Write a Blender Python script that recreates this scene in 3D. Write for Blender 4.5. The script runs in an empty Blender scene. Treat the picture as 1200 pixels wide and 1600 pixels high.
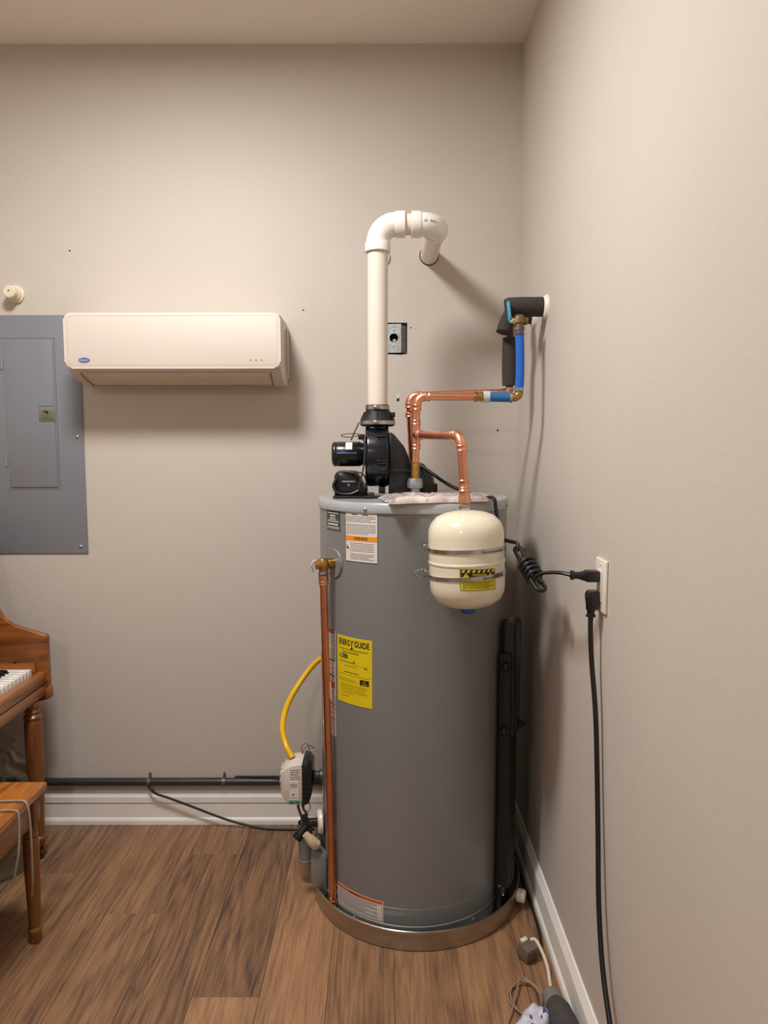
import bpy, bmesh, math, random
from math import sin, cos, pi, radians
from mathutils import Vector as V, Matrix as M, noise as mnoise
C = bpy.context.scene.collection
random.seed(4)

# ------------------------------------------------------------ camera
cd = bpy.data.cameras.new('camera'); cam = bpy.data.objects.new('camera', cd); C.objects.link(cam)
cd.sensor_fit = 'HORIZONTAL'; cd.sensor_width = 36.0; cd.lens = 36.0 * 1130 / 1200; cd.clip_start = 0.02
cam.matrix_world = M.Translation((0, 0, 1.40)) @ M.Rotation(pi / 2 - 0.0941, 4, 'X') @ M.Rotation(-0.0016, 4, 'Z')
bpy.context.scene.camera = cam
# ------------------------------------------------------------ world, exposure
w = bpy.data.worlds.new('world'); bpy.context.scene.world = w; w.use_nodes = True
w.node_tree.nodes['Background'].inputs[0].default_value = (1, .93, .84, 1)
w.node_tree.nodes['Background'].inputs[1].default_value = 0.05
vs = bpy.context.scene.view_settings
vs.view_transform = 'Standard'; vs.look = 'None'; vs.gamma = 1; vs.use_curve_mapping = False
vs.exposure = 0.0
LAMPS = [(-0.64, 1.38, 104.0), (-1.05, -1.20, 50.0)]   # ceiling light, then an unseen fill lamp added for ambient: x, y, emission
LAMP_COL = (1.0, 0.98, 0.955)
# ------------------------------------------------------------ room numbers
D = 2.569; XR = 0.4705; XL = -1.90; YF = -2.4; H = 2.74
TX, TY, TR = 0.088, 2.2, 0.283          # water heater axis and radius

# ------------------------------------------------------------ materials
def lin(c):
    return tuple(((v / 255) / 12.92 if v / 255 <= .04045 else ((v / 255 + .055) / 1.055) ** 2.4) for v in c) + (1,)
MATS = {}
def mat(name, rgb, rough=.5, metal=0., var=.06, scale=20., bump=0., bscale=200., coat=0., stretch=None, rgb2=None, trans=0., alpha=1., spec=.5, detail=4.):
    if name in MATS: return MATS[name]
    m = bpy.data.materials.new(name); m.use_nodes = True; nt = m.node_tree; b = nt.nodes['Principled BSDF']
    b.inputs['Roughness'].default_value = rough; b.inputs['Metallic'].default_value = metal
    b.inputs['Coat Weight'].default_value = coat; b.inputs['Specular IOR Level'].default_value = spec
    b.inputs['Transmission Weight'].default_value = trans; b.inputs['Alpha'].default_value = alpha
    tc = nt.nodes.new('ShaderNodeTexCoord'); mp = nt.nodes.new('ShaderNodeMapping')
    nt.links.new(tc.outputs['Object'], mp.inputs[0])
    if stretch: mp.inputs['Scale'].default_value = stretch
    nz = nt.nodes.new('ShaderNodeTexNoise'); nz.inputs['Scale'].default_value = scale; nz.inputs['Detail'].default_value = detail
    nt.links.new(mp.outputs[0], nz.inputs['Vector'])
    mx = nt.nodes.new('ShaderNodeMix'); mx.data_type = 'RGBA'
    a = lin(rgb)
    if rgb2: c2 = lin(rgb2); c1 = a
    else:
        c1 = tuple(min(1, v * (1 + var)) for v in a[:3]) + (1,); c2 = tuple(v * (1 - var) for v in a[:3]) + (1,)
    mr = nt.nodes.new('ShaderNodeMapRange'); mr.inputs[1].default_value = .3; mr.inputs[2].default_value = .7
    nt.links.new(nz.outputs['Fac'], mr.inputs[0]); nt.links.new(mr.outputs[0], mx.inputs[0])
    mx.inputs[6].default_value = c1; mx.inputs[7].default_value = c2
    nt.links.new(mx.outputs[2], b.inputs['Base Color'])
    if bump:
        n2 = nt.nodes.new('ShaderNodeTexNoise'); n2.inputs['Scale'].default_value = bscale; n2.inputs['Detail'].default_value = 2
        nt.links.new(tc.outputs['Object'], n2.inputs['Vector'])
        bp = nt.nodes.new('ShaderNodeBump'); bp.inputs['Strength'].default_value = bump; bp.inputs['Distance'].default_value = .002
        nt.links.new(n2.outputs['Fac'], bp.inputs['Height']); nt.links.new(bp.outputs[0], b.inputs['Normal'])
    MATS[name] = m
    return m
def wood(name, dark, light, axis='X', rough=.35, rand=False, scale=1.0, coat=.2, mid=None, bump=.15, big=.0):
    m = bpy.data.materials.new(name); m.use_nodes = True; nt = m.node_tree; b = nt.nodes['Principled BSDF']; L = nt.links
    b.inputs['Roughness'].default_value = rough; b.inputs['Coat Weight'].default_value = coat; b.inputs['Coat Roughness'].default_value = .25
    tc = nt.nodes.new('ShaderNodeTexCoord'); mp = nt.nodes.new('ShaderNodeMapping')
    sc = {'X': (1.2, 14, 14), 'Y': (14, 1.2, 14), 'Z': (14, 14, 1.2)}[axis]
    mp.inputs['Scale'].default_value = tuple(s * scale for s in sc)
    vec = tc.outputs['Object']
    if rand:
        oi = nt.nodes.new('ShaderNodeObjectInfo'); cx = nt.nodes.new('ShaderNodeVectorMath'); cx.operation = 'MULTIPLY_ADD'
        cb = nt.nodes.new('ShaderNodeCombineXYZ')
        for i in range(3): L.new(oi.outputs['Random'], cb.inputs[i])
        L.new(cb.outputs[0], cx.inputs[0]); cx.inputs[1].default_value = (37, 91, 53); L.new(vec, cx.inputs[2]); vec = cx.outputs[0]
    L.new(vec, mp.inputs[0])
    n1 = nt.nodes.new('ShaderNodeTexNoise'); n1.inputs['Scale'].default_value = 1.6; n1.inputs['Detail'].default_value = 6; n1.inputs['Roughness'].default_value = .62; n1.inputs['Distortion'].default_value = .6
    L.new(mp.outputs[0], n1.inputs['Vector'])
    n2 = nt.nodes.new('ShaderNodeTexNoise'); n2.inputs['Scale'].default_value = 9.; n2.inputs['Detail'].default_value = 5
    L.new(mp.outputs[0], n2.inputs['Vector'])
    # cathedral figure: distance-like rings of a stretched low noise
    n3 = nt.nodes.new('ShaderNodeTexNoise'); n3.inputs['Scale'].default_value = .55; n3.inputs['Detail'].default_value = 1.5
    L.new(mp.outputs[0], n3.inputs['Vector'])
    m1 = nt.nodes.new('ShaderNodeMath'); m1.operation = 'MULTIPLY'; m1.inputs[1].default_value = 16.; L.new(n3.outputs['Fac'], m1.inputs[0])
    m2 = nt.nodes.new('ShaderNodeMath'); m2.operation = 'PINGPONG'; m2.inputs[1].default_value = 1.; L.new(m1.outputs[0], m2.inputs[0])
    def ma(op, x, y, z=None):
        k = nt.nodes.new('ShaderNodeMath'); k.operation = op
        for i, q in enumerate((x, y, z)):
            if q is None: continue
            if isinstance(q, (int, float)): k.inputs[i].default_value = q
            else: L.new(q, k.inputs[i])
        return k.outputs[0]
    f = ma('MULTIPLY_ADD', n1.outputs['Fac'], .55, ma('MULTIPLY', n2.outputs['Fac'], .3))
    f = ma('MULTIPLY_ADD', m2.outputs[0], .2, f)
    rp = nt.nodes.new('ShaderNodeValToRGB'); L.new(f, rp.inputs[0])
    e = rp.color_ramp.elements; e[0].position = .32; e[0].color = lin(dark); e[1].position = .72; e[1].color = lin(light)
    if mid: k = e.new(.5); k.color = lin(mid)
    out = rp.outputs[0]
    if rand:
        hs = nt.nodes.new('ShaderNodeHueSaturation')
        nb = nt.nodes.new('ShaderNodeTexNoise'); nb.inputs['Scale'].default_value = .28; nb.inputs['Detail'].default_value = 1
        L.new(mp.outputs[0], nb.inputs['Vector'])
        v = ma('MULTIPLY_ADD', oi.outputs['Random'], .34, .66)
        v = ma('ADD', v, ma('MULTIPLY_ADD', nb.outputs['Fac'], .9, -.45))
        L.new(v, hs.inputs['Value']); L.new(ma('MULTIPLY_ADD', oi.outputs['Random'], .25, .85), hs.inputs['Saturation'])
        L.new(out, hs.inputs['Color']); out = hs.outputs[0]
    L.new(out, b.inputs['Base Color'])
    bp = nt.nodes.new('ShaderNodeBump'); bp.inputs['Strength'].default_value = bump; bp.inputs['Distance'].default_value = .001
    L.new(n2.outputs['Fac'], bp.inputs['Height']); L.new(bp.outputs[0], b.inputs['Normal'])
    return m
def emis(name, col, s):
    m = bpy.data.materials.new(name); m.use_nodes = True; nt = m.node_tree; nt.nodes.clear()
    e = nt.nodes.new('ShaderNodeEmission'); o = nt.nodes.new('ShaderNodeOutputMaterial')
    e.inputs[0].default_value = col + (1,); e.inputs[1].default_value = s; nt.links.new(e.outputs[0], o.inputs[0]); return m

def plank_mat():
    m = bpy.data.materials.new('floor plank wood'); m.use_nodes = True; nt = m.node_tree; b = nt.nodes['Principled BSDF']; L = nt.links
    b.inputs['Roughness'].default_value = .42
    tc = nt.nodes.new('ShaderNodeTexCoord'); oi = nt.nodes.new('ShaderNodeObjectInfo')
    cb = nt.nodes.new('ShaderNodeCombineXYZ'); ad = nt.nodes.new('ShaderNodeVectorMath'); ad.operation = 'MULTIPLY_ADD'
    for i in range(3): L.new(oi.outputs['Random'], cb.inputs[i])
    L.new(cb.outputs[0], ad.inputs[0]); ad.inputs[1].default_value = (37, 91, 53); L.new(tc.outputs['Object'], ad.inputs[2])
    def nz(sx, sy, det, rough=.55, dist=0.):
        mp = nt.nodes.new('ShaderNodeMapping'); mp.inputs['Scale'].default_value = (sx, sy, sx); L.new(ad.outputs[0], mp.inputs[0])
        n = nt.nodes.new('ShaderNodeTexNoise'); n.inputs['Scale'].default_value = 1; n.inputs['Detail'].default_value = det; n.inputs['Roughness'].default_value = rough; n.inputs['Distortion'].default_value = dist
        L.new(mp.outputs[0], n.inputs['Vector']); return n.outputs['Fac']
    def ma(op, x, y, z=None):
        k = nt.nodes.new('ShaderNodeMath'); k.operation = op
        for i, q in enumerate((x, y, z)):
            if q is None: continue
            if isinstance(q, (int, float)): k.inputs[i].default_value = q
            else: L.new(q, k.inputs[i])
        return k.outputs[0]
    fine = nz(150, 7, 4, .6); streak = nz(34, 2.2, 4, .6, .3); blotch = nz(9, 1.5, 3, .5, .4)
    ring = ma('PINGPONG', ma('MULTIPLY', nz(7, .8, 2, .45, .3), 24.), 1.); ring = ma('POWER', ring, 1.6)
    f = ma('MULTIPLY_ADD', fine, .46, ma('MULTIPLY', streak, .17)); f = ma('MULTIPLY_ADD', blotch, .25, f); f = ma('MULTIPLY_ADD', ring, -.085, f)
    sx_ = nt.nodes.new('ShaderNodeSeparateXYZ'); L.new(oi.outputs['Color'], sx_.inputs[0]); f = ma('ADD', f, ma('MULTIPLY_ADD', sx_.outputs[0], .20, -.085))
    rp = nt.nodes.new('ShaderNodeValToRGB'); L.new(f, rp.inputs[0]); e = rp.color_ramp.elements
    e[0].position = .24; e[0].color = lin((80, 60, 49)); e[1].position = .60; e[1].color = lin((178, 134, 97)); k = e.new(.40); k.color = lin((136, 101, 74))
    L.new(rp.outputs[0], b.inputs['Base Color'])
    bp = nt.nodes.new('ShaderNodeBump'); bp.inputs['Strength'].default_value = .2; bp.inputs['Distance'].default_value = .001
    L.new(fine, bp.inputs['Height']); L.new(bp.outputs[0], b.inputs['Normal'])
    return m
WALL = mat('wall paint', (203, 194, 184), .55, var=.015, scale=3, bump=.24, bscale=130, spec=.35)
CEIL = mat('ceiling paint', (236, 228, 217), .8, var=.02, scale=2.5, bump=.1, bscale=60)
TRIM = mat('white trim paint', (247, 243, 237), .4, var=.03, scale=8)
PLANK = plank_mat()
SUB = mat('dark plank joint', (50, 36, 26), .8)
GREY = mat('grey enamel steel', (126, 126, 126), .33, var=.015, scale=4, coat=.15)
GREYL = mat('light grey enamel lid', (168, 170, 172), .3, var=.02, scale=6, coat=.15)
GALV = mat('galvanized steel', (165, 170, 172), .42, .75, var=.18, scale=60)
STEEL = mat('stainless strap', (190, 188, 184), .25, 1., var=.08, scale=30)
PAN = mat('aluminium pan', (178, 168, 156), .32, .9, var=.1, scale=8, stretch=(1, 1, 12))
COPPER = mat('copper pipe', (242, 182, 152), .34, 1., rgb2=(220, 146, 112), scale=14)
COPPER2 = mat('copper relief tube', (226, 158, 122), .35, 1., rgb2=(202, 130, 96), scale=12)
BRASS = mat('brass fitting', (206, 166, 96), .3, 1., rgb2=(160, 120, 62), scale=40)
BRONZE = mat('old bronze valve', (142, 116, 84), .55, .7, rgb2=(112, 90, 64), scale=50)
PVC = mat('white pvc', (237, 232, 226), .32, var=.02, scale=12, coat=.1)
PVCP = mat('cream pvc pipe', (229, 219, 206), .38, var=.03, scale=10)
CREAM = mat('cream tank enamel', (232, 224, 200), .18, var=.015, scale=8, coat=.5)
ACM = mat('cream air conditioner plastic', (216, 206, 194), .5, var=.012, scale=6, coat=0.)
ACD = mat('cream shaded slot plastic', (120, 110, 92), .6)
BLACK = mat('black plastic', (22, 22, 24), .3, var=.15, scale=15, coat=.1)
BLACKM = mat('black matte plastic', (14, 14, 14), .6, var=.15, scale=15)
NAVY = mat('black gloss blower housing', (14, 17, 26), .22, var=.1, scale=10, coat=.3)
RUB = mat('black cord rubber', (24, 23, 23), .42, var=.2, scale=30)
FOAM = mat('black pipe foam', (54, 49, 47), .85, var=.15, scale=60, bump=.5, bscale=150)
BLUE = mat('blue pex', (20, 98, 200), .33, var=.08, scale=20)
BLUE2 = mat('dark blue pex sleeve', (38, 104, 164), .45, var=.1, scale=20)
LBLUE = mat('light blue lever vinyl', (74, 160, 200), .4)
RED = mat('red pex', (140, 42, 40), .4)
WHITEP = mat('white plastic', (232, 226, 214), .35, var=.02)
PAPER = mat('white label paper', (222, 217, 212), .5, var=.02, scale=40)
INK = mat('black print ink', (28, 26, 26), .6)
INKW = mat('pale print ink', (205, 205, 198), .6)
YEL = mat('yellow label paper', (226, 202, 16), .5, var=.03, scale=30)
ORANGE = mat('orange label band', (238, 146, 24), .5)
ORANGE2 = mat('red orange label band', (214, 92, 30), .5)
REDI = mat('red label ink', (186, 66, 54), .5)
DKLAB = mat('dark green grey label', (66, 70, 64), .5)
LGREEN = mat('green label strip', (120, 165, 130), .5)
GASY = mat('yellow gas tube coating', (232, 178, 18), .3, var=.06, scale=14, coat=.3)
PANEL = mat('blue grey panel enamel', (130, 133, 140), .36, var=.025, scale=5)
OLIVE = mat('olive latch plastic', (124, 118, 96), .5)
OAK = wood('honey oak', (88, 48, 18), (172, 108, 52), 'X', .36, mid=(134, 78, 32), coat=.3)
OAKY = wood('honey oak along rail', (112, 64, 28), (184, 120, 66), 'Y', .34, mid=(150, 92, 46), coat=.3)
OAKZ = wood('honey oak upright', (84, 48, 18), (142, 90, 42), 'Z', .36, mid=(114, 68, 28), coat=.3)
BENCH = wood('bench oak', (120, 66, 18), (204, 130, 50), 'Y', .3, mid=(168, 98, 32), coat=.4, scale=1.6)
IVORY = mat('white key', (240, 236, 230), .2, coat=.3)
BRASSD = mat('dark brass caster', (90, 66, 34), .4, .8)
LOGO_REFLECTION = mat('blue badge and motor reflection', (38, 72, 160), .3)
GREYC = mat('grey cord', (150, 138, 126), .45)
PINKC = mat('cream cord', (226, 206, 186), .45)
BROWNC = mat('tan wire', (150, 128, 104), .5)
ADPT = mat('grey brown plug plastic', (112, 98, 88), .4)
FELT = mat('dark grey foam wrap', (74, 68, 68), .9, var=.2, scale=60, bump=.6, bscale=180)
FELTL = mat('light grey foam end', (128, 122, 116), .8, var=.1, scale=60)
DARK = mat('dark hole', (22, 17, 14), .8)
BEIGE = mat('beige drain plastic', (214, 190, 158), .45)
CONDUIT = mat('dark conduit', (50, 45, 46), .38, var=.1, scale=20)
def glass_mat():
    m = bpy.data.materials.new('clear glass'); m.use_nodes = True; nt = m.node_tree; nt.nodes.clear()
    o = nt.nodes.new('ShaderNodeOutputMaterial'); x = nt.nodes.new('ShaderNodeMixShader'); fz = nt.nodes.new('ShaderNodeLayerWeight'); fz.inputs[0].default_value = .12; t = nt.nodes.new('ShaderNodeBsdfTransparent'); g = nt.nodes.new('ShaderNodeBsdfGlossy')
    t.inputs[0].default_value = (.95, .965, .95, 1); g.inputs['Roughness'].default_value = .04; nt.links.new(fz.outputs['Facing'], x.inputs[0]); nt.links.new(t.outputs[0], x.inputs[1]); nt.links.new(g.outputs[0], x.inputs[2]); nt.links.new(x.outputs[0], o.inputs[0]); return m
GLASS = glass_mat()
def film_mat():
    m = mat('clear bag film over papers', (234, 220, 216), .14, rgb2=(188, 170, 168), scale=16, stretch=(1, 2.2, 1), coat=.5, detail=2)
    return m
FILM = film_mat()
def packet_mat():
    m = mat('printed packet film', (224, 224, 236), .3, scale=24, rgb2=(206, 206, 226), coat=.4)
    nt = m.node_tree; b = nt.nodes['Principled BSDF']; src = b.inputs['Base Color'].links[0].from_socket
    tc = [n for n in nt.nodes if n.type == 'TEX_COORD'][0]
    for col, sc, lo, off in (((222, 92, 74), 26, .60, 3.), ((74, 78, 140), 34, .60, 9.)):
        mp = nt.nodes.new('ShaderNodeMapping'); mp.inputs['Location'].default_value = (off, off, off); mp.inputs['Scale'].default_value = (1.6, .8, 1)
        nt.links.new(tc.outputs['Object'], mp.inputs[0])
        n = nt.nodes.new('ShaderNodeTexNoise'); n.inputs['Scale'].default_value = sc; n.inputs['Detail'].default_value = 3
        nt.links.new(mp.outputs[0], n.inputs['Vector'])
        r = nt.nodes.new('ShaderNodeMapRange'); r.inputs[1].default_value = lo; r.inputs[2].default_value = lo + .03
        nt.links.new(n.outputs['Fac'], r.inputs[0])
        x = nt.nodes.new('ShaderNodeMix'); x.data_type = 'RGBA'; nt.links.new(r.outputs[0], x.inputs[0]); nt.links.new(src, x.inputs[6]); x.inputs[7].default_value = lin(col)
        src = x.outputs[2]
    nt.links.new(src, b.inputs['Base Color'])
    return m
PACKET = packet_mat()

# ------------------------------------------------------------ mesh helpers
def BM(): return bmesh.new()
def add_box(bm, lo, hi, bev=0., seg=2, rot=None):
    lo = V(lo); hi = V(hi); c = (lo + hi) / 2; s = hi - lo
    m = M.Translation(c) @ (rot if rot else M()) @ M.Diagonal((s.x, s.y, s.z, 1))
    r = bmesh.ops.create_cube(bm, size=1, matrix=m)
    if bev:
        es = list({e for v in r['verts'] for e in v.link_edges})
        bmesh.ops.bevel(bm, geom=es, offset=bev, segments=seg, affect='EDGES', profile=.5)
    return bm
def frame(d):
    d = d.normalized(); a = V((0, 0, 1)) if abs(d.z) < .9 else V((1, 0, 0))
    u = a.cross(d).normalized(); return u, d.cross(u)
def add_tube(bm, pts, r, n=12, caps=True, flat=1.):
    pts = [V(p) for p in pts]; rs = r if isinstance(r, (list, tuple)) else [r] * len(pts)
    u = None; rings = []
    for i, p in enumerate(pts):
        t = (pts[min(i + 1, len(pts) - 1)] - pts[max(i - 1, 0)]).normalized()
        if u is None: u, _ = frame(t)
        u = (u - t * u.dot(t)).normalized(); v = t.cross(u)
        rings.append([bm.verts.new(p + (u * cos(2 * pi * k / n) + v * sin(2 * pi * k / n) * flat) * rs[i]) for k in range(n)])
    for a, b in zip(rings, rings[1:]):
        for k in range(n): bm.faces.new((a[k], a[(k + 1) % n], b[(k + 1) % n], b[k]))
    if caps: bm.faces.new(rings[0][::-1]); bm.faces.new(rings[-1])
    return bm
def add_lathe(bm, prof, base, axis=(0, 0, 1), n=32, a0=0., a1=2 * pi):
    # prof: (radius, height along axis)
    base = V(base); ax = V(axis).normalized(); u, v = frame(ax); full = abs(a1 - a0 - 2 * pi) < 1e-6
    rings = []; m = n if full else n + 1
    for r, h in prof:
        if r < 1e-6: rings.append([bm.verts.new(base + ax * h)])
        else: rings.append([bm.verts.new(base + ax * h + (u * cos(a0 + (a1 - a0) * k / n) + v * sin(a0 + (a1 - a0) * k / n)) * r) for k in range(m)])
    for a, b in zip(rings, rings[1:]):
        for k in range(n):
            k2 = (k + 1) % m
            if len(a) == 1 and len(b) == 1: continue
            if len(a) == 1: bm.faces.new((a[0], b[k], b[k2]))
            elif len(b) == 1: bm.faces.new((a[k], a[k2], b[0]))
            else: bm.faces.new((a[k], a[k2], b[k2], b[k]))
    return bm
def cyl(p0, p1, r, n=24, bev=0.): 
    p0 = V(p0); p1 = V(p1); h = (p1 - p0).length; b = min(bev, r * .5)
    pr = [(0, 0), (r - b, 0), (r, b), (r, h - b), (r - b, h), (0, h)] if b else [(0, 0), (r, 0), (r, h), (0, h)]
    return add_lathe(BM(), pr, p0, p1 - p0, n)
def add_prism(bm, poly, axis, a, b, bev=0., seg=2):
    # poly: 2-D outline in the two other axes (X:(y,z) Y:(x,z) Z:(x,y)); extruded along axis a..b
    def P(q, t):
        return {'X': (t, q[0], q[1]), 'Y': (q[0], t, q[1]), 'Z': (q[0], q[1], t)}[axis]
    A = [bm.verts.new(P(q, a)) for q in poly]; B = [bm.verts.new(P(q, b)) for q in poly]; n = len(poly)
    fs = [bm.faces.new(A), bm.faces.new(B[::-1])] + [bm.faces.new((A[i], B[i], B[(i + 1) % n], A[(i + 1) % n])) for i in range(n)]
    if bev:
        es = list({e for f in fs for e in f.edges})
        bmesh.ops.bevel(bm, geom=es, offset=bev, segments=seg, affect='EDGES', profile=.5)
    return bm
def spline(pts, k=8):
    pts = [V(p) for p in pts]; out = []
    P = [pts[0] * 2 - pts[1]] + pts + [pts[-1] * 2 - pts[-2]]
    for i in range(1, len(P) - 2):
        a, b, c, d = P[i - 1:i + 3]
        for j in range(k):
            t = j / k
            out.append(.5 * ((2 * b) + (c - a) * t + (2 * a - 5 * b + 4 * c - d) * t * t + (3 * b - a - 3 * c + d) * t ** 3))
    out.append(pts[-1]); return out
def arc(P, din, dout, R, n=10):
    P = V(P); din = V(din).normalized(); dout = V(dout).normalized(); c = P - din * R + dout * R
    return [c + (-dout * cos(t) + din * sin(t)) * R for t in [pi / 2 * i / n for i in range(n + 1)]]
def rrect(x0, x1, y0, y1, r, n=5):
    o = []
    for cx, cy, a in ((x1 - r, y1 - r, 0), (x0 + r, y1 - r, 90), (x0 + r, y0 + r, 180), (x1 - r, y0 + r, 270)):
        for i in range(n + 1):
            t = radians(a + 90 * i / n); o.append((cx + r * cos(t), cy + r * sin(t)))
    return o

ROOT = {}
def tag(o, label=None, cat=None, group=None, kind=None):
    if label: o['label'] = label
    if cat: o['category'] = cat
    if group: o['group'] = group
    if kind: o['kind'] = kind
    return o
def thing(name, label, cat, loc=(0, 0, 0), group=None):
    o = bpy.data.objects.new(name, None); C.objects.link(o); o.location = loc; o.empty_display_size = .05
    ROOT[o] = V(loc); return tag(o, label, cat, group)
def obj(name, bm, m, parent=None, label=None, cat=None, group=None, kind=None, smooth=40, origin=None):
    bmesh.ops.remove_doubles(bm, verts=bm.verts, dist=1e-6)
    bmesh.ops.recalc_face_normals(bm, faces=bm.faces)
    me = bpy.data.meshes.new(name)
    if parent is not None: L = ROOT[parent]
    elif origin is not None: L = V(origin)
    else:
        xs = [v.co for v in bm.verts]
        L = V(((min(c.x for c in xs) + max(c.x for c in xs)) / 2, (min(c.y for c in xs) + max(c.y for c in xs)) / 2, min(c.z for c in xs)))
    bmesh.ops.translate(bm, verts=bm.verts, vec=-L)
    bm.to_mesh(me); bm.free(); me.materials.append(m)
    if smooth:
        me.shade_smooth(); me.set_sharp_from_angle(angle=radians(smooth))
    o = bpy.data.objects.new(name, me); C.objects.link(o)
    if parent is not None: o.parent = parent
    else: o.location = L
    ROOT[o] = L
    return tag(o, label, cat, group, kind)
def struct(name, bm, m, smooth=30): return obj(name, bm, m, kind='structure', smooth=smooth, origin=(0, 0, 0))

# text: flat outline in 2-D, then laid on a plane or wrapped round a cylinder
def add_text(bm, s, x, y, h, width=None, align='LEFT', shear=0., bold=0.):
    cu = bpy.data.curves.new('t', 'FONT'); cu.body = s; cu.size = 1; cu.shear = shear; cu.offset = bold; cu.resolution_u = 3
    o = bpy.data.objects.new('t', cu); me = o.to_mesh()
    vs_ = [v.co.copy() for v in me.vertices]; fs = [tuple(p.vertices) for p in me.polygons]; o.to_mesh_clear(); bpy.data.objects.remove(o); bpy.data.curves.remove(cu)
    if not vs_: return
    x0 = min(v.x for v in vs_); x1 = max(v.x for v in vs_); sc = h / .70; sx = width / (x1 - x0) if width else sc
    wd = (x1 - x0) * sx; ox = x - {'LEFT': 0, 'CENTER': wd / 2, 'RIGHT': wd}[align]
    nv = [bm.verts.new((ox + (v.x - x0) * sx, y + v.y * sc, 0)) for v in vs_]
    for f in fs:
        try: bm.faces.new([nv[i] for i in f])
        except ValueError: pass
def add_rect(bm, x0, x1, y0, y1, n=1):
    n = max(n, int((x1 - x0) / .012) + 1)
    for i in range(n):
        a = x0 + (x1 - x0) * i / n; b = x0 + (x1 - x0) * (i + 1) / n
        bm.faces.new([bm.verts.new(q) for q in ((a, y0, 0), (b, y0, 0), (b, y1, 0), (a, y1, 0))])
def add_lines(bm, x0, x1, ytop, ybot, n, th, rnd, ragged=.3):
    for i in range(n):
        y = ytop - (ytop - ybot) * (i + .5) / n; xe = x1 - (x1 - x0) * ragged * (rnd.random() if i % 3 == 2 else 0.08 * rnd.random()); x = x0
        while x < xe - .001:
            wl = min(xe - x, rnd.uniform(.003, .011)); add_rect(bm, x, x + wl, y - th / 2, y + th / 2); x += wl + .0013
def wrap(bm, phi0, z0, r, cx=TX, cy=TY, off=0., up=None):
    for v in bm.verts:
        a = radians(phi0) + v.co.x / r; R = r + off
        v.co = V((cx + R * sin(a), cy - R * cos(a), z0 + v.co.y))
    return bm
def lay(bm, o, ux, uy):
    o = V(o); ux = V(ux); uy = V(uy)
    for v in bm.verts: v.co = o + ux * v.co.x + uy * v.co.y
    return bm
def patch(phi0, phi1, z0, z1, r, off=.0008, cx=TX, cy=TY, n=14):
    bm = BM(); wd = radians(phi1 - phi0) * r
    for i in range(n):
        a = wd * i / n; b = wd * (i + 1) / n
        bm.faces.new([bm.verts.new(q) for q in ((a, 0, 0), (b, 0, 0), (b, z1 - z0, 0), (a, z1 - z0, 0))])
    return wrap(bm, phi0, z0, r, cx, cy, off)

# ------------------------------------------------------------ room shell
def quad(bm, *p): bm.faces.new([bm.verts.new(q) for q in p])
bm = BM()
hx0, hx1, hz0, hz1 = -.035, .082, 1.711, 1.820      # hole cut for the junction box
for a, b, c_, d in ((XL, hx0, 0, H), (hx1, XR, 0, H), (hx0, hx1, 0, hz0), (hx0, hx1, hz1, H)):
    quad(bm, (a, D, c_), (b, D, c_), (b, D, d), (a, D, d))
dp = D + .07
quad(bm, (hx0, D, hz0), (hx1, D, hz0), (hx1, dp, hz0), (hx0, dp, hz0)); quad(bm, (hx0, D, hz1), (hx1, D, hz1), (hx1, dp, hz1), (hx0, dp, hz1))
quad(bm, (hx0, D, hz0), (hx0, dp, hz0), (hx0, dp, hz1), (hx0, D, hz1)); quad(bm, (hx1, D, hz0), (hx1, dp, hz0), (hx1, dp, hz1), (hx1, D, hz1))
quad(bm, (hx0, dp, hz0), (hx1, dp, hz0), (hx1, dp, hz1), (hx0, dp, hz1))
struct('wall_back', bm, WALL, 0)
struct('wall_right', add_box(BM(), (XR, YF, 0), (XR + .1, D, H)), WALL)
struct('wall_left', add_box(BM(), (XL - .1, YF, 0), (XL, D, H)), WALL)
struct('wall_front', add_box(BM(), (XL, YF - .1, 0), (XR, YF, H)), WALL)
struct('ceiling', add_box(BM(), (XL, YF, H), (XR, D, H + .1)), CEIL)
floor = struct('floor', add_box(BM(), (XL, YF, -.1), (XR, D, -.004)), SUB)
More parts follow.
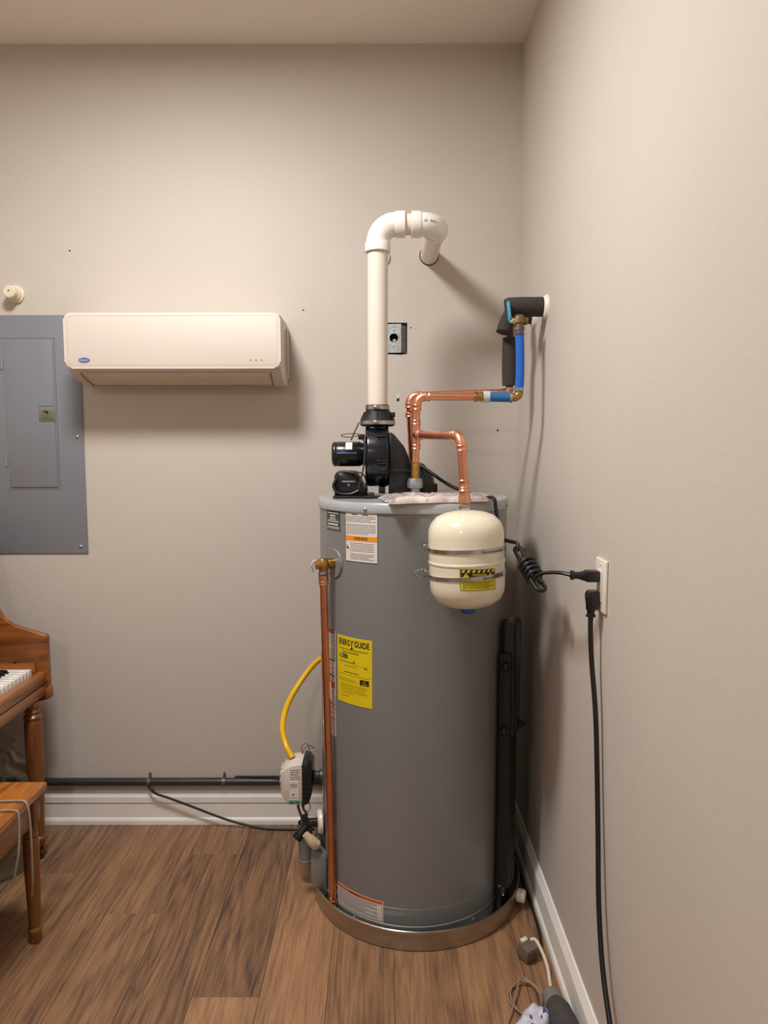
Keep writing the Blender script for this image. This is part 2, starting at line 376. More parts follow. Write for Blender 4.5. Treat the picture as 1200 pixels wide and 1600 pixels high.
# planks, one object each
PW, PL = .172, 1.22
joints = {-4: 2.361, -5: 2.045, -3: 1.715, -2: 2.62, -1: 1.38, 0: 2.20, 1: 1.60, 2: 2.45, -6: 1.55, -7: 2.25, -8: 1.9, -9: 2.5}
pb = {}
for k in range(-12, 4):
    x0 = -.663 + (k + 4) * PW; x1 = x0 + PW
    x0 = max(x0, XL); x1 = min(x1, XR)
    if x1 - x0 < .01: continue
    j = joints.get(k, random.uniform(1.4, 2.5))
    ys = [YF] + sorted(j - PL * i for i in range(-1, 5) if YF + .05 < j - PL * i < D - .03) + [D]
    for iy, (y0, y1) in enumerate(zip(ys, ys[1:])):
        key = (round(x1 - x0, 3), round(y1 - y0, 3))
        if key not in pb:
            b = BM(); lx = (x1 - x0) / 2; ly = (y1 - y0) / 2; g = .0003
            # bevelled top edges
            t = [b.verts.new(q) for q in ((-lx + .0012, -ly + .0012, 0), (lx - .0012, -ly + .0012, 0), (lx - .0012, ly - .0012, 0), (-lx + .0012, ly - .0012, 0))]
            m_ = [b.verts.new(q) for q in ((-lx + g, -ly + g, -.0012), (lx - g, -ly + g, -.0012), (lx - g, ly - g, -.0012), (-lx + g, ly - g, -.0012))]
            o_ = [b.verts.new((v.co.x, v.co.y, -.004)) for v in m_]
            b.faces.new(t)
            for A, B in ((t, m_), (m_, o_)):
                for i in range(4): b.faces.new((A[i], B[i], B[(i + 1) % 4], A[(i + 1) % 4]))
            bmesh.ops.recalc_face_normals(b, faces=b.faces)
            me = bpy.data.meshes.new('plank'); b.to_mesh(me); b.free(); me.materials.append(PLANK); pb[key] = me
        o = bpy.data.objects.new('plank', pb[key]); C.objects.link(o); o.parent = floor
        o.location = ((x0 + x1) / 2, (y0 + y1) / 2, 0)
        back = len(ys) - 2 - iy                       # 0 = the plank touching the back wall
        tone = {(-4, 0): .6, (-4, 1): .22, (-3, 0): .12, (-3, 1): .75, (-2, 0): .8, (-2, 1): .8, (-1, 0): .55, (-1, 1): .7, (-5, 0): .55, (-5, 1): .5, (-6, 0): .5, (-6, 1): .4, (-7, 0): .25, (-7, 1): .35, (0, 1): .6, (1, 1): .65, (2, 1): .45}.get((k, back), random.uniform(.3, .8))
        o.color = (tone, tone, tone, 1)
bprof = [(0, 0), (.018, 0), (.018, .013), (.0155, .020), (.011, .025), (.011, .080), (.0145, .084), (.0145, .104), (.0045, .126), (0, .126)]
struct('baseboard_back', add_prism(BM(), [(D - a, z) for a, z in bprof], 'X', XL, XR - .0), TRIM, 0)
bm = BM(); A = []
struct('baseboard_right', add_prism(bm, [(XR - a, z) for a, z in bprof], 'Y', YF, D - .0005), TRIM, 0)
struct('baseboard_left', add_prism(BM(), [(XL + a, z) for a, z in bprof], 'Y', YF, D - .0005), TRIM, 0)

# ------------------------------------------------------------ ceiling light and added fill lamp
for i, (lx, ly, s) in enumerate(LAMPS):
    t = thing('ceiling_and_fill_light', ['round flush ceiling light nearer the back wall', 'added round fill light behind the camera'][i], 'light', (lx, ly, H), 'ceiling lights')
    obj('rim', add_lathe(BM(), [(.225, 0), (.235, -.004), (.232, -.022), (.20, -.026), (.20, -.014)], (lx, ly, H), n=48), WHITEP, t)
    obj('diffuser', add_lathe(BM(), [(0, -.0235), (.2, -.0225)], (lx, ly, H), n=48), emis('lamp glow', LAMP_COL, s), t)

# ------------------------------------------------------------ water heater
wh = thing('water_heater', 'tall grey cylindrical gas water heater with black blower on top standing in metal pan', 'water heater', (TX, TY, .006))
obj('jacket', add_lathe(BM(), [(TR - .003, .042), (TR, .045), (TR, 1.214), (TR - .004, 1.218)], (TX, TY, 0), n=96), GREY, wh)
obj('base_skirt', add_lathe(BM(), [(TR - .02, .006), (TR - .003, .008), (TR + .0025, .012), (TR + .0025, .040), (TR + .0035, .043), (TR + .0025, .046), (TR + .0004, .047), (TR + .0004, .097), (TR - .001, .098)], (TX, TY, 0), n=96), mat('skirt steel', (132, 134, 133), .36, .15, var=.06, scale=10), wh)
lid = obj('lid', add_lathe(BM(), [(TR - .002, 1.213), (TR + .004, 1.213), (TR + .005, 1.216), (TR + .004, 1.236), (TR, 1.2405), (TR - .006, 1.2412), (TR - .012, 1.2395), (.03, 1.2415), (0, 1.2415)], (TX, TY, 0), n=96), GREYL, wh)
for ph, z, r in ((-28.9, 1.223, TR + .005), (69, 1.221, TR + .005), (-38, .034, TR + .0025), (-4, .030, TR + .0025), (36, .034, TR + .0025), (-70, .034, TR + .0025)):
    a = radians(ph); d = V((sin(a), -cos(a), 0)); obj('screw', add_lathe(BM(), [(.0055, 0), (.0055, .002), (.003, .0045), (0, .005)], V((TX, TY, z)) + d * r, d, 12), GALV, wh)
def label(name, phi0, phi1, z0, z1, m, prints, lab=None, r=TR, parent=wh, cx=TX, cy=TY, frame_m=None):
    p = obj(name, patch(phi0, phi1, z0, z1, r, .0008, cx, cy), m, parent, lab)
    wd = radians(phi1 - phi0) * r; ht = z1 - z0
    for pname, fn, pm, off in prints:
        b = BM(); fn(b, wd, ht); wrap(b, phi0, z0, r, cx, cy, off); obj(pname, b, pm, p, smooth=0, kind='stuff' if pname == 'print' else None)
    return p
R1 = random.Random(7)
label('warning_label', -43.2, -21.8, 1.0765, 1.212, PAPER, [
    ('band', lambda b, w_, h: add_rect(b, 0, w_, .058, .0715), ORANGE, .0012),
    ('lettering', lambda b, w_, h: add_text(b, 'WARNING', w_ * .5, .0615, .0075, .045, 'CENTER', bold=.01), INK, .0017),
    ('print', lambda b, w_, h: (add_lines(b, .004, w_ - .004, h - .008, h - .026, 4, .0014, R1), add_lines(b, .004, w_ - .004, h - .030, h - .060, 6, .0014, R1),
                                add_lines(b, .020, w_ - .010, .054, .028, 5, .0014, R1), add_lines(b, .020, w_ - .010, .024, .006, 4, .0014, R1), add_rect(b, .0165, .0172, .004, .054),
                                add_rect(b, w_ * .22, w_ * .40, h - .006, h - .003), add_rect(b, w_ * .55, w_ * .72, h - .006, h - .003)), mat('grey print ink', (96, 90, 88), .6), .0012),
    ('symbol', lambda b, w_, h: (add_rect(b, .004, .006, .034, .046), add_rect(b, .006, .011, .037, .041), add_rect(b, .009, .012, .034, .039)), INK, .0013),
    ('border', lambda b, w_, h: (add_rect(b, 0, w_, 0, .001), add_rect(b, 0, .0008, 0, h), add_rect(b, w_ - .0008, w_, 0, h)), mat('grey border ink', (110, 100, 98), .6), .0013)],
    'white warning label with an orange band')
label('service_label', -62.8, -48.0, 1.156, 1.212, DKLAB, [
    ('print', lambda b, w_, h: [add_rect(b, w_ * (.5 - f / 2), w_ * (.5 + f / 2), h * y - t_, h * y + t_) for y, f, t_ in ((.88, .8, .001), (.75, .38, .0018), (.64, .4, .0012), (.55, .55, .001), (.46, .85, .0012), (.31, .75, .0022), (.17, .9, .001), (.10, .9, .0008))], INKW, .0013)],
    'dark rectangular label with pale lettering')
def eg_small(b, w_, h):
    add_rect(b, .010, w_ - .010, h - .0085, h - .0079); add_lines(b, .010, w_ - .010, h - .034, h - .0395, 2, .0009, R1, .0)
    add_lines(b, .024, w_ * .66, h - .043, h - .0475, 1, .0026, R1, 0)
    add_rect(b, .010, w_ * .55, h - .0745, h - .0728); add_rect(b, w_ * .5, w_ * .88, h - .0785, h - .0779)
    add_text(b, '?', w_ * .52, h - .0705, .0065, align='CENTER') if False else add_rect(b, w_ * .51, w_ * .55, h - .0715, h - .067)
    add_lines(b, .03, w_ * .62, h - .082, h - .086, 1, .001, R1, 0); add_rect(b, w_ * .80, w_ * .88, h - .084, h - .081)
    add_lines(b, .030, w_ * .66, h - .100, h - .1045, 1, .002, R1, 0); add_rect(b, .008, w_ - .007, h - .1105, h - .1098)
    add_rect(b, .008, .0086, h - .13, h - .114); add_rect(b, .010, w_ * .6, h - .123, h - .1222); add_rect(b, .010, w_ * .6, h - .1285, h - .1277)
    add_lines(b, .016, w_ - .015, h - .136, h - .166, 6, .0009, R1, .6); add_rect(b, .018, w_ * .36, h - .173, h - .1718)
label('energy_label', -51.3, -25.3, .668, .861, YEL, [
    ('lettering', lambda b, w_, h: (add_text(b, 'ENERG', .0085, h - .0255, .0155, .0445, bold=.022), add_text(b, 'GUIDE', w_ - .0085, h - .0255, .0155, .0505, 'RIGHT', bold=.022),
        add_text(b, 'Y', .0605, h - .0255, .0155, .0125, 'CENTER', bold=.02), add_rect(b, .0593, .0615, h - .031, h - .016), [b.faces.new([b.verts.new(q) for q in ((.0548, h - .0298, 0), (.0604, h - .037, 0), (.066, h - .0298, 0))])]), INK, .0014),
    ('price', lambda b, w_, h: (add_text(b, '$', .010, h - .0620, .0085, .0055, bold=.01), add_text(b, '288', .0185, h - .0635, .0135, .026, bold=.02)), INK, .0014),
    ('print', eg_small, mat('olive print ink', (92, 82, 20), .6), .0013),
    ('black_box', lambda b, w_, h: add_rect(b, w_ * .69, w_ * .92, h - .1315, h - .116), INK, .0013),
    ('box_print', lambda b, w_, h: (add_rect(b, w_ * .77, w_ * .84, h - .1225, h - .1205), add_rect(b, w_ * .74, w_ * .88, h - .1285, h - .127)), YEL, .0016)],
    'yellow energy label with bold black lettering')
def strip_black(b, w_, h):
    add_rect(b, w_ - .0075, w_ - .0045, h - .088, h - .003); add_rect(b, 0, w_ - .0045, h - .091, h - .0875); add_rect(b, 0, w_ - .0045, h - .0025, h); add_rect(b, 0, w_ - .006, h - .137, h - .133)
label('instruction_label', -76, -53.3, .551, .866, PAPER, [
    ('red_band', lambda b, w_, h: add_rect(b, 0, w_ - .008, h - .012, h - .0035), REDI, .0012),
    ('orange_band', lambda b, w_, h: add_rect(b, 0, w_ - .006, h - .173, h - .153), ORANGE2, .0012),
    ('red_rule', lambda b, w_, h: (add_rect(b, 0, w_ - .006, h - .222, h - .2185), add_rect(b, 0, w_ - .006, h - .265, h - .2615)), REDI, .0012),
    ('frame', strip_black, INK, .0014),
    ('print', lambda b, w_, h: (add_lines(b, .002, w_ - .010, h - .015, h - .085, 11, .0012, R1), add_lines(b, .002, w_ - .010, h - .095, h - .130, 7, .0012, R1), add_lines(b, .002, w_ - .010, h - .14, h - .15, 2, .0012, R1), add_lines(b, .002, w_ - .010, h - .178, h - .215, 7, .0012, R1), add_lines(b, .002, w_ - .010, h - .226, h - .258, 6, .0012, R1), add_lines(b, .002, w_ - .014, h - .27, h - .3, 5, .0012, R1)), MATS['grey print ink'], .0012)],
    'tall white instruction label with red and orange bands')
label('rating_label', -99, -79, .46, .90, PAPER, [('print', lambda b, w_, h: [add_rect(b, .004, w_ - .004, h * k / 9, h * k / 9 + .004) for k in range(1, 9)], MATS['grey print ink'], .0012)], 'tall pale label beside the copper tube')
label('floor_warning_label', -57.5, -18.9, .0485, .112, PAPER, [
    ('band', lambda b, w_, h: add_rect(b, .0015, w_ - .0025, h - .0105, h - .002), ORANGE2, .0012),
    ('lettering', lambda b, w_, h: add_text(b, 'WARNING', w_ * .5, h - .0092, .0055, .042, 'CENTER', bold=.01), INK, .0017),
    ('border', lambda b, w_, h: (add_rect(b, .002, w_ - .003, .003, .0038), add_rect(b, w_ - .0045, w_ - .0037, .003, h - .003), add_rect(b, .026, .0266, .004, h - .011)), MATS['grey print ink'], .0012),
    ('symbol', lambda b, w_, h: [b.faces.new([b.verts.new(q) for q in ((.012, y, 0), (.024, y, 0), (.018, y + s_, 0))]) for y, s_ in ((.010, .013), (.037, .008))], INK, .0013),
    ('print', lambda b, w_, h: add_lines(b, .030, w_ - .014, h - .013, .008, 11, .0013, R1, .6), MATS['grey print ink'], .0012)],
    'white warning label with an orange strip low on the jacket')
label('lid_sticker', 10, 27, 1.183, 1.209, mat('faint grey sticker', (158, 158, 148), .5), [], None)
# relief valve
ph = radians(-54.5); dv = V((sin(ph), -cos(ph), 0)); tv = V((TX, TY, 1.062))
obj('valve_plate', add_lathe(BM(), [(0, .0022), (.040, .0020), (.0425, -.0035), (.040, -.004)], tv + dv * (TR + .0015), dv, 40), GREY, wh)
vb = BM(); add_lathe(vb, [(.0145, 0), (.0145, .018), (.012, .02), (.012, .026)], tv + dv * (TR - .001), dv, 20); add_lathe(vb, [(0, -.016), (.0125, -.016), (.0155, -.012), (.0155, .012), (.0125, .016), (0, .018)], tv + dv * (TR + .036), (0, 0, 1), 20)
add_tube(vb, [tv + dv * (TR + .036), tv + dv * (TR + .036) + V((-.022, -.006, 0))], .013, 16); add_lathe(vb, [(.0125, 0), (.0125, -.014)], tv + dv * (TR + .036) + V((0, 0, -.014)), (0, 0, 1), 20)
rv = obj('relief_valve', vb, BRASS, wh, 'brass relief valve')
e0 = tv + dv * (TR + .036)
b = BM(); add_tube(b, [e0 + V((-.018, -.006, .012)), e0 + V((-.027, -.008, .010)), e0 + V((-.033, -.010, -.004)), e0 + V((-.026, -.009, -.022))], [.0035, .006, .006, .003], 8, flat=.5); obj('lever', b, mat('bright lever metal', (226, 228, 230), .35, .6), rv, 'bright steel lever')
b = BM(); add_lathe(b, [(.0125, 0), (.0138, .002), (.0138, .006), (.0125, .008), (.0125, 0)], e0 + V((0, 0, -.030)), n=20); obj('collar', b, mat('violet grey tape', (110, 104, 130), .5), rv)
# blower
bz = 1.2415
hb = BM()
prof = [(0, -.055), (.086, -.055), (.091, -.050), (.092, -.045), (.092, .003), (.094, .004), (.094, .008), (.092, .009), (.091, .012), (.086, .015), (0, .015)]
add_lathe(hb, prof, (0, 2.205, 1.363), (1, 0, 0), 48)
add_box(hb, (-.048, 2.165, 1.42), (.008, 2.245, 1.458), .008)
bl = obj('blower_housing', hb, NAVY, wh, 'glossy black blower housing')
for z in (1.414, 1.343): 
    yy = 2.205 - math.sqrt(.092 ** 2 - (z - 1.363) ** 2)
    b = BM(); add_box(b, (-.022, yy - .006, z - .012), (.010, yy + .014, z - .007), .0015); add_box(b, (-.022, yy - .006, z + .005), (.010, yy + .014, z + .010), .0015); add_tube(b, [(-.02, yy, z), (.012, yy, z)], .004, 8); obj('clip', b, BLACK, bl)
b = BM(); add_box(b, (-.016, 2.13, bz + .012), (.004, 2.19, bz + .032), .003); obj('foot', b, BLACK, bl)
mb = BM(); add_lathe(mb, [(0, 0), (.030, 0), (.035, .003), (.0375, .006), (.0375, .012), (.0365, .014), (.0375, .016), (.0375, .085), (.034, .09), (.034, .10)], (-.157, 2.205, 1.369), (1, 0, 0), 36)
mo = obj('motor', mb, BLACK, wh, 'black cylindrical fan motor')
b = BM(); 
for i in range(8):
    r = .0379; f = lambda a: V((0, 2.205 - r * cos(radians(a)), 1.369 + r * sin(radians(a))))
    p, q = f(22 + i * 6), f(28 + i * 6)
    quad(b, p + V((-.115, 0, 0)), p + V((-.095, 0, 0)), q + V((-.095, 0, 0)), q + V((-.115, 0, 0)))
obj('motor_label', b, PAPER, mo)
b = BM(); add_tube(b, [(-.14, 2.166, 1.372), (-.08, 2.166, 1.372)], .0022, 6); obj('motor_reflection', b, LOGO_REFLECTION, mo)  # blue line standing in for a reflection along the motor
b = BM(); add_prism(b, [(-.148, bz + .004), (-.148, 1.305), (-.140, 1.318), (-.085, 1.318), (-.068, 1.296), (-.055, 1.262), (-.045, bz + .004)], 'Y', 2.15, 2.26, .004); cb_ = obj('control_box', b, BLACK, wh, 'black control box under the motor')
for pts, r in (([(-.14, 2.146, 1.30), (-.150, 2.142, 1.275), (-.135, 2.138, 1.255), (-.10, 2.138, 1.252), (-.075, 2.14, 1.262)], .004), ([(-.12, 2.147, 1.318), (-.085, 2.142, 1.312), (-.066, 2.14, 1.285), (-.058, 2.14, 1.258)], .0035), ([(-.10, 2.147, 1.318), (-.07, 2.135, 1.315), (-.055, 2.13, 1.30), (-.05, 2.14, 1.262)], .0025)):
    obj('wire', add_tube(BM(), spline(pts), r, 8), RUB, cb_)
b = BM(); add_lathe(b, [(0, 0), (.004, 0), (.004, .004), (0, .005)], (-.105, 2.149, 1.278), (0, -1, 0), 10); add_box(b, (-.125, 2.145, 1.285), (-.085, 2.151, 1.291), .001); obj('switch', b, mat('grey switch', (110, 112, 120), .3), cb_)
b = BM(); add_box(b, (-.150, 2.11, bz), (-.03, 2.30, bz + .005), .001); add_box(b, (-.06, 2.10, bz), (.02, 2.12, bz + .007), .002); obj('mounting_bracket', b, BLACKM, wh)
b = BM(); add_prism(b, [(.014, 1.435), (.028, 1.430), (.060, 1.392), (.082, 1.342), (.082, bz), (.014, bz)], 'Y', 2.135, 2.275, .006); hd = obj('intake_hood', b, BLACK, wh, 'black sloping air hood')
b = BM(); add_box(b, (.012, 2.130, 1.317), (.085, 2.138, 1.325), .001); add_lathe(b, [(.004, 0), (.004, .004), (0, .005)], (.022, 2.133, 1.31), (0, -1, 0), 10); obj('seam', b, BLACKM, hd)
b = BM(); add_tube(b, [(.03, 2.23, 1.30), (.075, 2.24, 1.325), (.105, 2.245, 1.312), (.126, 2.25, 1.285), (.130, 2.25, bz)], [.03, .032, .032, .031, .031], 20)
du = obj('air_duct', b, BLACK, wh)
b = BM(); add_lathe(b, [(.035, 0), (.035, .034), (.031, .036)], (.130, 2.25, bz), n=24)
for k in range(24):
    a = 2 * pi * k / 24; p = V((.13 + .035 * cos(a), 2.25 + .035 * sin(a), bz + .017)); add_box(b, p - V((.0015, .0015, .016)), p + V((.0015, .0015, .016)))
obj('ribbed_collar', b, BLACKM, du)
ax_, ay_ = -.019, 2.2
b = BM(); add_lathe(b, [(.046, 1.452), (.052, 1.456), (.052, 1.470), (.049, 1.474), (.036, 1.497), (.0345, 1.516), (.030, 1.516)], (ax_, ay_, 0), n=40); fa = obj('flue_adapter', b, BLACKM, wh, 'black rubber flue coupling')
for a in range(0, 360, 45):
    b = BM(); q = radians(a); add_tube(b, [(ax_ + .05 * cos(q), ay_ + .05 * sin(q), 1.472), (ax_ + .0385 * cos(q), ay_ + .0385 * sin(q), 1.496)], .0022, 6); obj('rib', b, BLACK, fa)
for z, r in ((1.463, .0525), (1.508, .0352)):
    b = BM(); add_lathe(b, [(r, -.0055), (r + .0013, -.0055), (r + .0013, .0055), (r, .0055)], (ax_, ay_, z), n=40)
    sx = .035 if z < 1.48 else .01
    add_box(b, (ax_ - .012, ay_ - r - .006, z - .006), (ax_ + .012, ay_ - r + .002, z + .006), .002); obj('hose_clamp', b, STEEL, fa, 'bright steel hose clamp')
b = BM(); add_tube(b, [(ax_ + .048, ay_ - .02, 1.487), (ax_ + .040, ay_ - .02, 1.487)], .006, 10); add_box(b, (.022, 2.17, 1.478), (.034, 2.185, 1.494), .003); obj('clamp_screw', b, BLACK, fa)
for pts, r in (([(-.075, 2.19, 1.463), (-.085, 2.17, 1.44), (-.098, 2.165, 1.41)], .0022), ([(-.06, 2.15, 1.425), (-.09, 2.14, 1.43), (-.125, 2.14, 1.426), (-.11, 2.14, 1.419), (-.075, 2.14, 1.423), (-.055, 2.15, 1.42)], .0013), ([(-.066, 2.13, 1.42), (-.055, 2.115, 1.395), (-.06, 2.115, 1.33), (-.075, 2.12, 1.27)], .0025)):
    obj('wire', add_tube(BM(), spline(pts), r, 8), mat('dark wire', (58, 54, 54), .5), mo)
b = BM(); add_box(b, (-.075, 2.12, 1.412), (-.056, 2.14, 1.428), .002); obj('connector', b, BLACK, mo)
# gas valve at the left side
gy0, gy1 = 2.125, 2.225
b = BM(); add_prism(b, [(-.252, .425), (-.288, .419), (-.315, .402), (-.317, .328), (-.307, .312), (-.299, .310), (-.297, .297), (-.252, .296)], 'Y', gy0, gy1, .003); gv = obj('gas_valve', b, mat('white valve casing', (214, 204, 194), .35), wh, 'white gas control valve with a black collar')
b = BM(); add_prism(b, [(-.252, .426), (-.236, .424), (-.223, .408), (-.223, .330), (-.232, .303), (-.252, .294)], 'Y', gy0 - .004, gy1 + .004, .002)
for k in range(7): z = .312 + k * .0145; add_box(b, (-.250, gy0 - .0075, z), (-.232, gy0 - .003, z + .006), .001)
obj('collar', b, BLACK, gv)
b = BM(); add_box(b, (-.291, gy0 - .0012, .313), (-.262, gy0 + .001, .372)); gl = obj('valve_label', b, PAPER, gv)
b = BM(); add_lines(b, 0, .022, .052, .038, 3, .0016, R1, .2); add_lines(b, 0, .022, .010, .003, 1, .0014, R1, .2); add_rect(b, .006, .012, .014, .019); obj('print', lay(b, (-.288, gy0 - .0016, .314), (1, 0, 0), (0, 0, 1)), MATS['grey print ink'], gl, smooth=0, kind='stuff')
b = BM(); add_box(b, (-.296, gy0 - .0014, .2985), (-.254, gy0 + .002, .312)); gs = obj('green_strip', b, LGREEN, gv)
b = BM(); add_rect(b, .004, .016, .003, .009); add_rect(b, .020, .034, .004, .009); obj('print', lay(b, (-.294, gy0 - .0019, .299), (1, 0, 0), (0, 0, 1)), mat('dark green ink', (40, 84, 62), .5), gs, smooth=0, kind='stuff')
b = BM(); add_lines(b, 0, .030, .035, 0, 5, .002, R1, .3); obj('print', lay(b, (-.288, gy0 - .0016 + .001, .376), (1, 0, 0), (0, -.0, 1)), MATS['grey print ink'], gl, smooth=0, kind='stuff')
b = BM(); add_lathe(b, [(.036, 0), (.036, .006), (.032, .009), (0, .009)], (-.314, 2.175, .366), (-1, 0, 0), 24)
for k in range(12): a = 2 * pi * k / 12; p = V((-.319, 2.175 + .036 * cos(a), .366 + .036 * sin(a))); add_box(b, p - V((.003, .003, .003)), p + V((.003, .003, .003)), .001)
obj('dial', b, mat('grey white dial', (190, 180, 172), .4), gv)
b = BM(); add_lathe(b, [(.016, 0), (.019, .004), (.016, .010), (.016, .018), (.021, .022), (.021, .040)], (-.223, 2.175, .366), (1, 0, 0), 20); obj('stem', b, mat('dark grey stem', (72, 70, 70), .4, .4), gv)
WIRE = mat('brown grey wire', (122, 104, 92), .5)
for pts, r in (([(-.262, 2.21, .423), (-.262, 2.215, .445), (-.248, 2.22, .452), (-.238, 2.225, .428)], .0018), ([(-.258, 2.205, .423), (-.254, 2.21, .438), (-.240, 2.22, .446), (-.226, 2.23, .432)], .0018),
               ([(-.272, 2.17, .297), (-.27, 2.175, .26), (-.262, 2.18, .232), (-.258, 2.185, .20)], .0045), ([(-.262, 2.17, .297), (-.255, 2.175, .26), (-.243, 2.18, .235)], .004),
               ([(-.243, 2.15, .297), (-.250, 2.15, .275), (-.240, 2.15, .262), (-.230, 2.15, .275), (-.235, 2.15, .296)], .0013)):
    obj('wire', add_tube(BM(), spline(pts), r, 8), WIRE, gv)
# access plate, drain valve, air intake
b = patch(-98, -74, .185, .455, TR, .0012, n=10); ap = obj('access_plate', b, GREY, wh)
b = BM(); add_lathe(b, [(.036, 0), (.034, .010), (.03, .013), (0, .013)], (-.195, 2.13, .242), (-1, -.25, 0), 28); obj('drain_plate', b, WHITEP, wh, 'white round drain surround')
b = BM(); add_tube(b, [(-.2, 2.125, .242), (-.255, 2.115, .244)], .014, 14); add_tube(b, [(-.235, 2.118, .244), (-.246, 2.11, .268)], .010, 12); add_tube(b, [(-.238, 2.115, .240), (-.262, 2.10, .212)], .012, 14); add_lathe(b, [(.012, 0), (.016, .003), (.016, .016), (.011, .017)], (-.258, 2.103, .216), (-.5, -.2, -.6), 16); dvv = obj('drain_valve', b, BLACK, wh, 'black drain valve')
b = BM(); add_tube(b, [(-.240, 2.085, .226), (-.222, 2.085, .205), (-.208, 2.09, .188), (-.202, 2.092, .178)], [.010, .016, .017, .008], 14); obj('drain_cap', b, BEIGE, dvv, 'beige drain cap')
b = BM(); add_lathe(b, [(.0205, .19), (.0235, .19), (.0235, .202), (.0225, .204), (.0225, .085), (.0245, .084), (.0245, .074), (.0, .074)], (-.252, 2.195, 0), n=28); ai = obj('air_intake', b, GREY, wh, 'grey air intake snorkel')
b = BM(); add_prism(b, [(-.224, .165), (-.215, .172), (-.196, .165), (-.176, .150), (-.176, .030), (-.19, .026), (-.206, .038), (-.224, .074)], 'Y', 2.085, 2.28, .004); obj('intake_box', b, GREY, ai)
# ------------------------------------------------------------ drain pan
PX, PY, PR = .099, 2.202, .325
pan = thing('drain_pan', 'shallow round aluminium drain pan under the water heater', 'pan', (PX, PY, 0))
obj('rim', add_lathe(BM(), [(PR - .003, .056), (PR - .003, .0588), (PR, .0602), (PR + .0035, .0588), (PR + .0035, .0555), (PR + .001, .0545)], (PX, PY, 0), n=96), STEEL, pan, 'rolled rim brightened as its highlight')  # brighter metal puts the lip's highlight into the colour
obj('pan', add_lathe(BM(), [(0, .002), (PR - .006, .002), (PR - .002, .006), (PR - .002, .055), (PR - .0005, .0575), (PR + .002, .058), (PR + .003, .0555), (PR + .002, .053), (PR, .052), (PR, .003), (PR - .004, 0), (0, 0)], (PX, PY, 0), n=96), PAN, pan)
b = BM(); add_lathe(b, [(.013, -.004), (.013, .004), (.0195, .005), (.0195, .024), (.016, .027), (0, .027)], V((PX, PY, .036)) + V((.925, -.38, 0)).normalized() * PR, (.925, -.38, 0), 20); obj('drain_fitting', b, WHITEP, pan, 'white plastic drain fitting')

# ------------------------------------------------------------ vent pipe
vp = thing('vent_pipe', 'white plastic vent pipe rising from blower and elbowing into back wall', 'pipe', (-.019, 2.2, 1.505))
VX, VY, VZ = -.017, 2.2, 2.043; r0 = .0302; ex = .157
obj('pipe', cyl((-.019, VY, 1.500), (VX, VY, 1.985), r0, 32), PVCP, vp, 'cream straight pipe')
def elbow(P, din, dout, R, r, m, par, lip=.006, lw=.020, name='elbow'):
    P = V(P); din = V(din).normalized(); dout = V(dout).normalized()
    b = BM(); add_tube(b, arc(P, din, dout, R, 12), r, 28)
    for c0, d in ((P - din * R, -din), (P + dout * R, dout)):
        add_lathe(b, [(r - .002, -.004), (r + lip * .6, -.003), (r + lip, 0), (r + lip, lw), (r + lip - .0015, lw + .0015), (r - .003, lw + .0015)], c0, d, 28)
    return obj(name, b, m, par, 'white elbow' if m is PVC else None)
e1 = elbow((VX, VY, VZ), (0, 0, 1), (1, 0, 0), .055, .0345, PVC, vp, .0035, .024)
obj('coupling_pipe', cyl((.05, VY, VZ), (.10, VY, VZ), r0, 28), PVCP, vp)
e2 = elbow((ex, VY, VZ), (1, 0, 0), (0, 1, 0), .050, .0345, PVC, vp, .0035, .024)
obj('wall_stub', cyl((ex, VY + .06, VZ), (ex, D + .01, VZ + .003), r0, 32), PVCP, vp, 'cream stub through the wall')
b = BM(); add_lathe(b, [(r0 + .0005, -.0008), (r0 + .0035, -.0008)], (ex, D, VZ + .003), (0, 1, 0), 32); obj('gap_ring', b, DARK, vp)
b = BM(); add_lathe(b, [(0, .0), (.0045, 0), (.005, .003), (0, .004)], V((.118, VY - .0335, VZ + .006)), (0, -1, 0), 12); obj('nub', b, PVC, e2)
b = BM(); add_text(b, 'PVC I -', 0, 0, .007, .030, bold=.01); lay(b, (.139, VY - .034, VZ - .002), V((.92, .39, -.03)).normalized(), (0, 0, 1))
for v in b.verts:                                              # press the lettering onto the bend
    cx_, cy_ = ex - .05, VY + .05; dx = v.co.x - cx_; dy = v.co.y - cy_; L_ = math.hypot(dx, dy); rr = .05 + math.sqrt(max(1e-6, .0352 ** 2 - (v.co.z - VZ) ** 2)); v.co.x = cx_ + dx / L_ * rr; v.co.y = cy_ + dy / L_ * rr
obj('lettering', b, INK, e2, smooth=0)
b = BM(); add_lathe(b, [(0, .010), (.026, .010), (.030, .007), (.031, 0)], (-.008, D, 2.040), (0, -1, 0), 28)
obj('blanking_disc', b, WALL, None, 'painted round disc on wall half hidden behind the vertical vent pipe', 'disc')

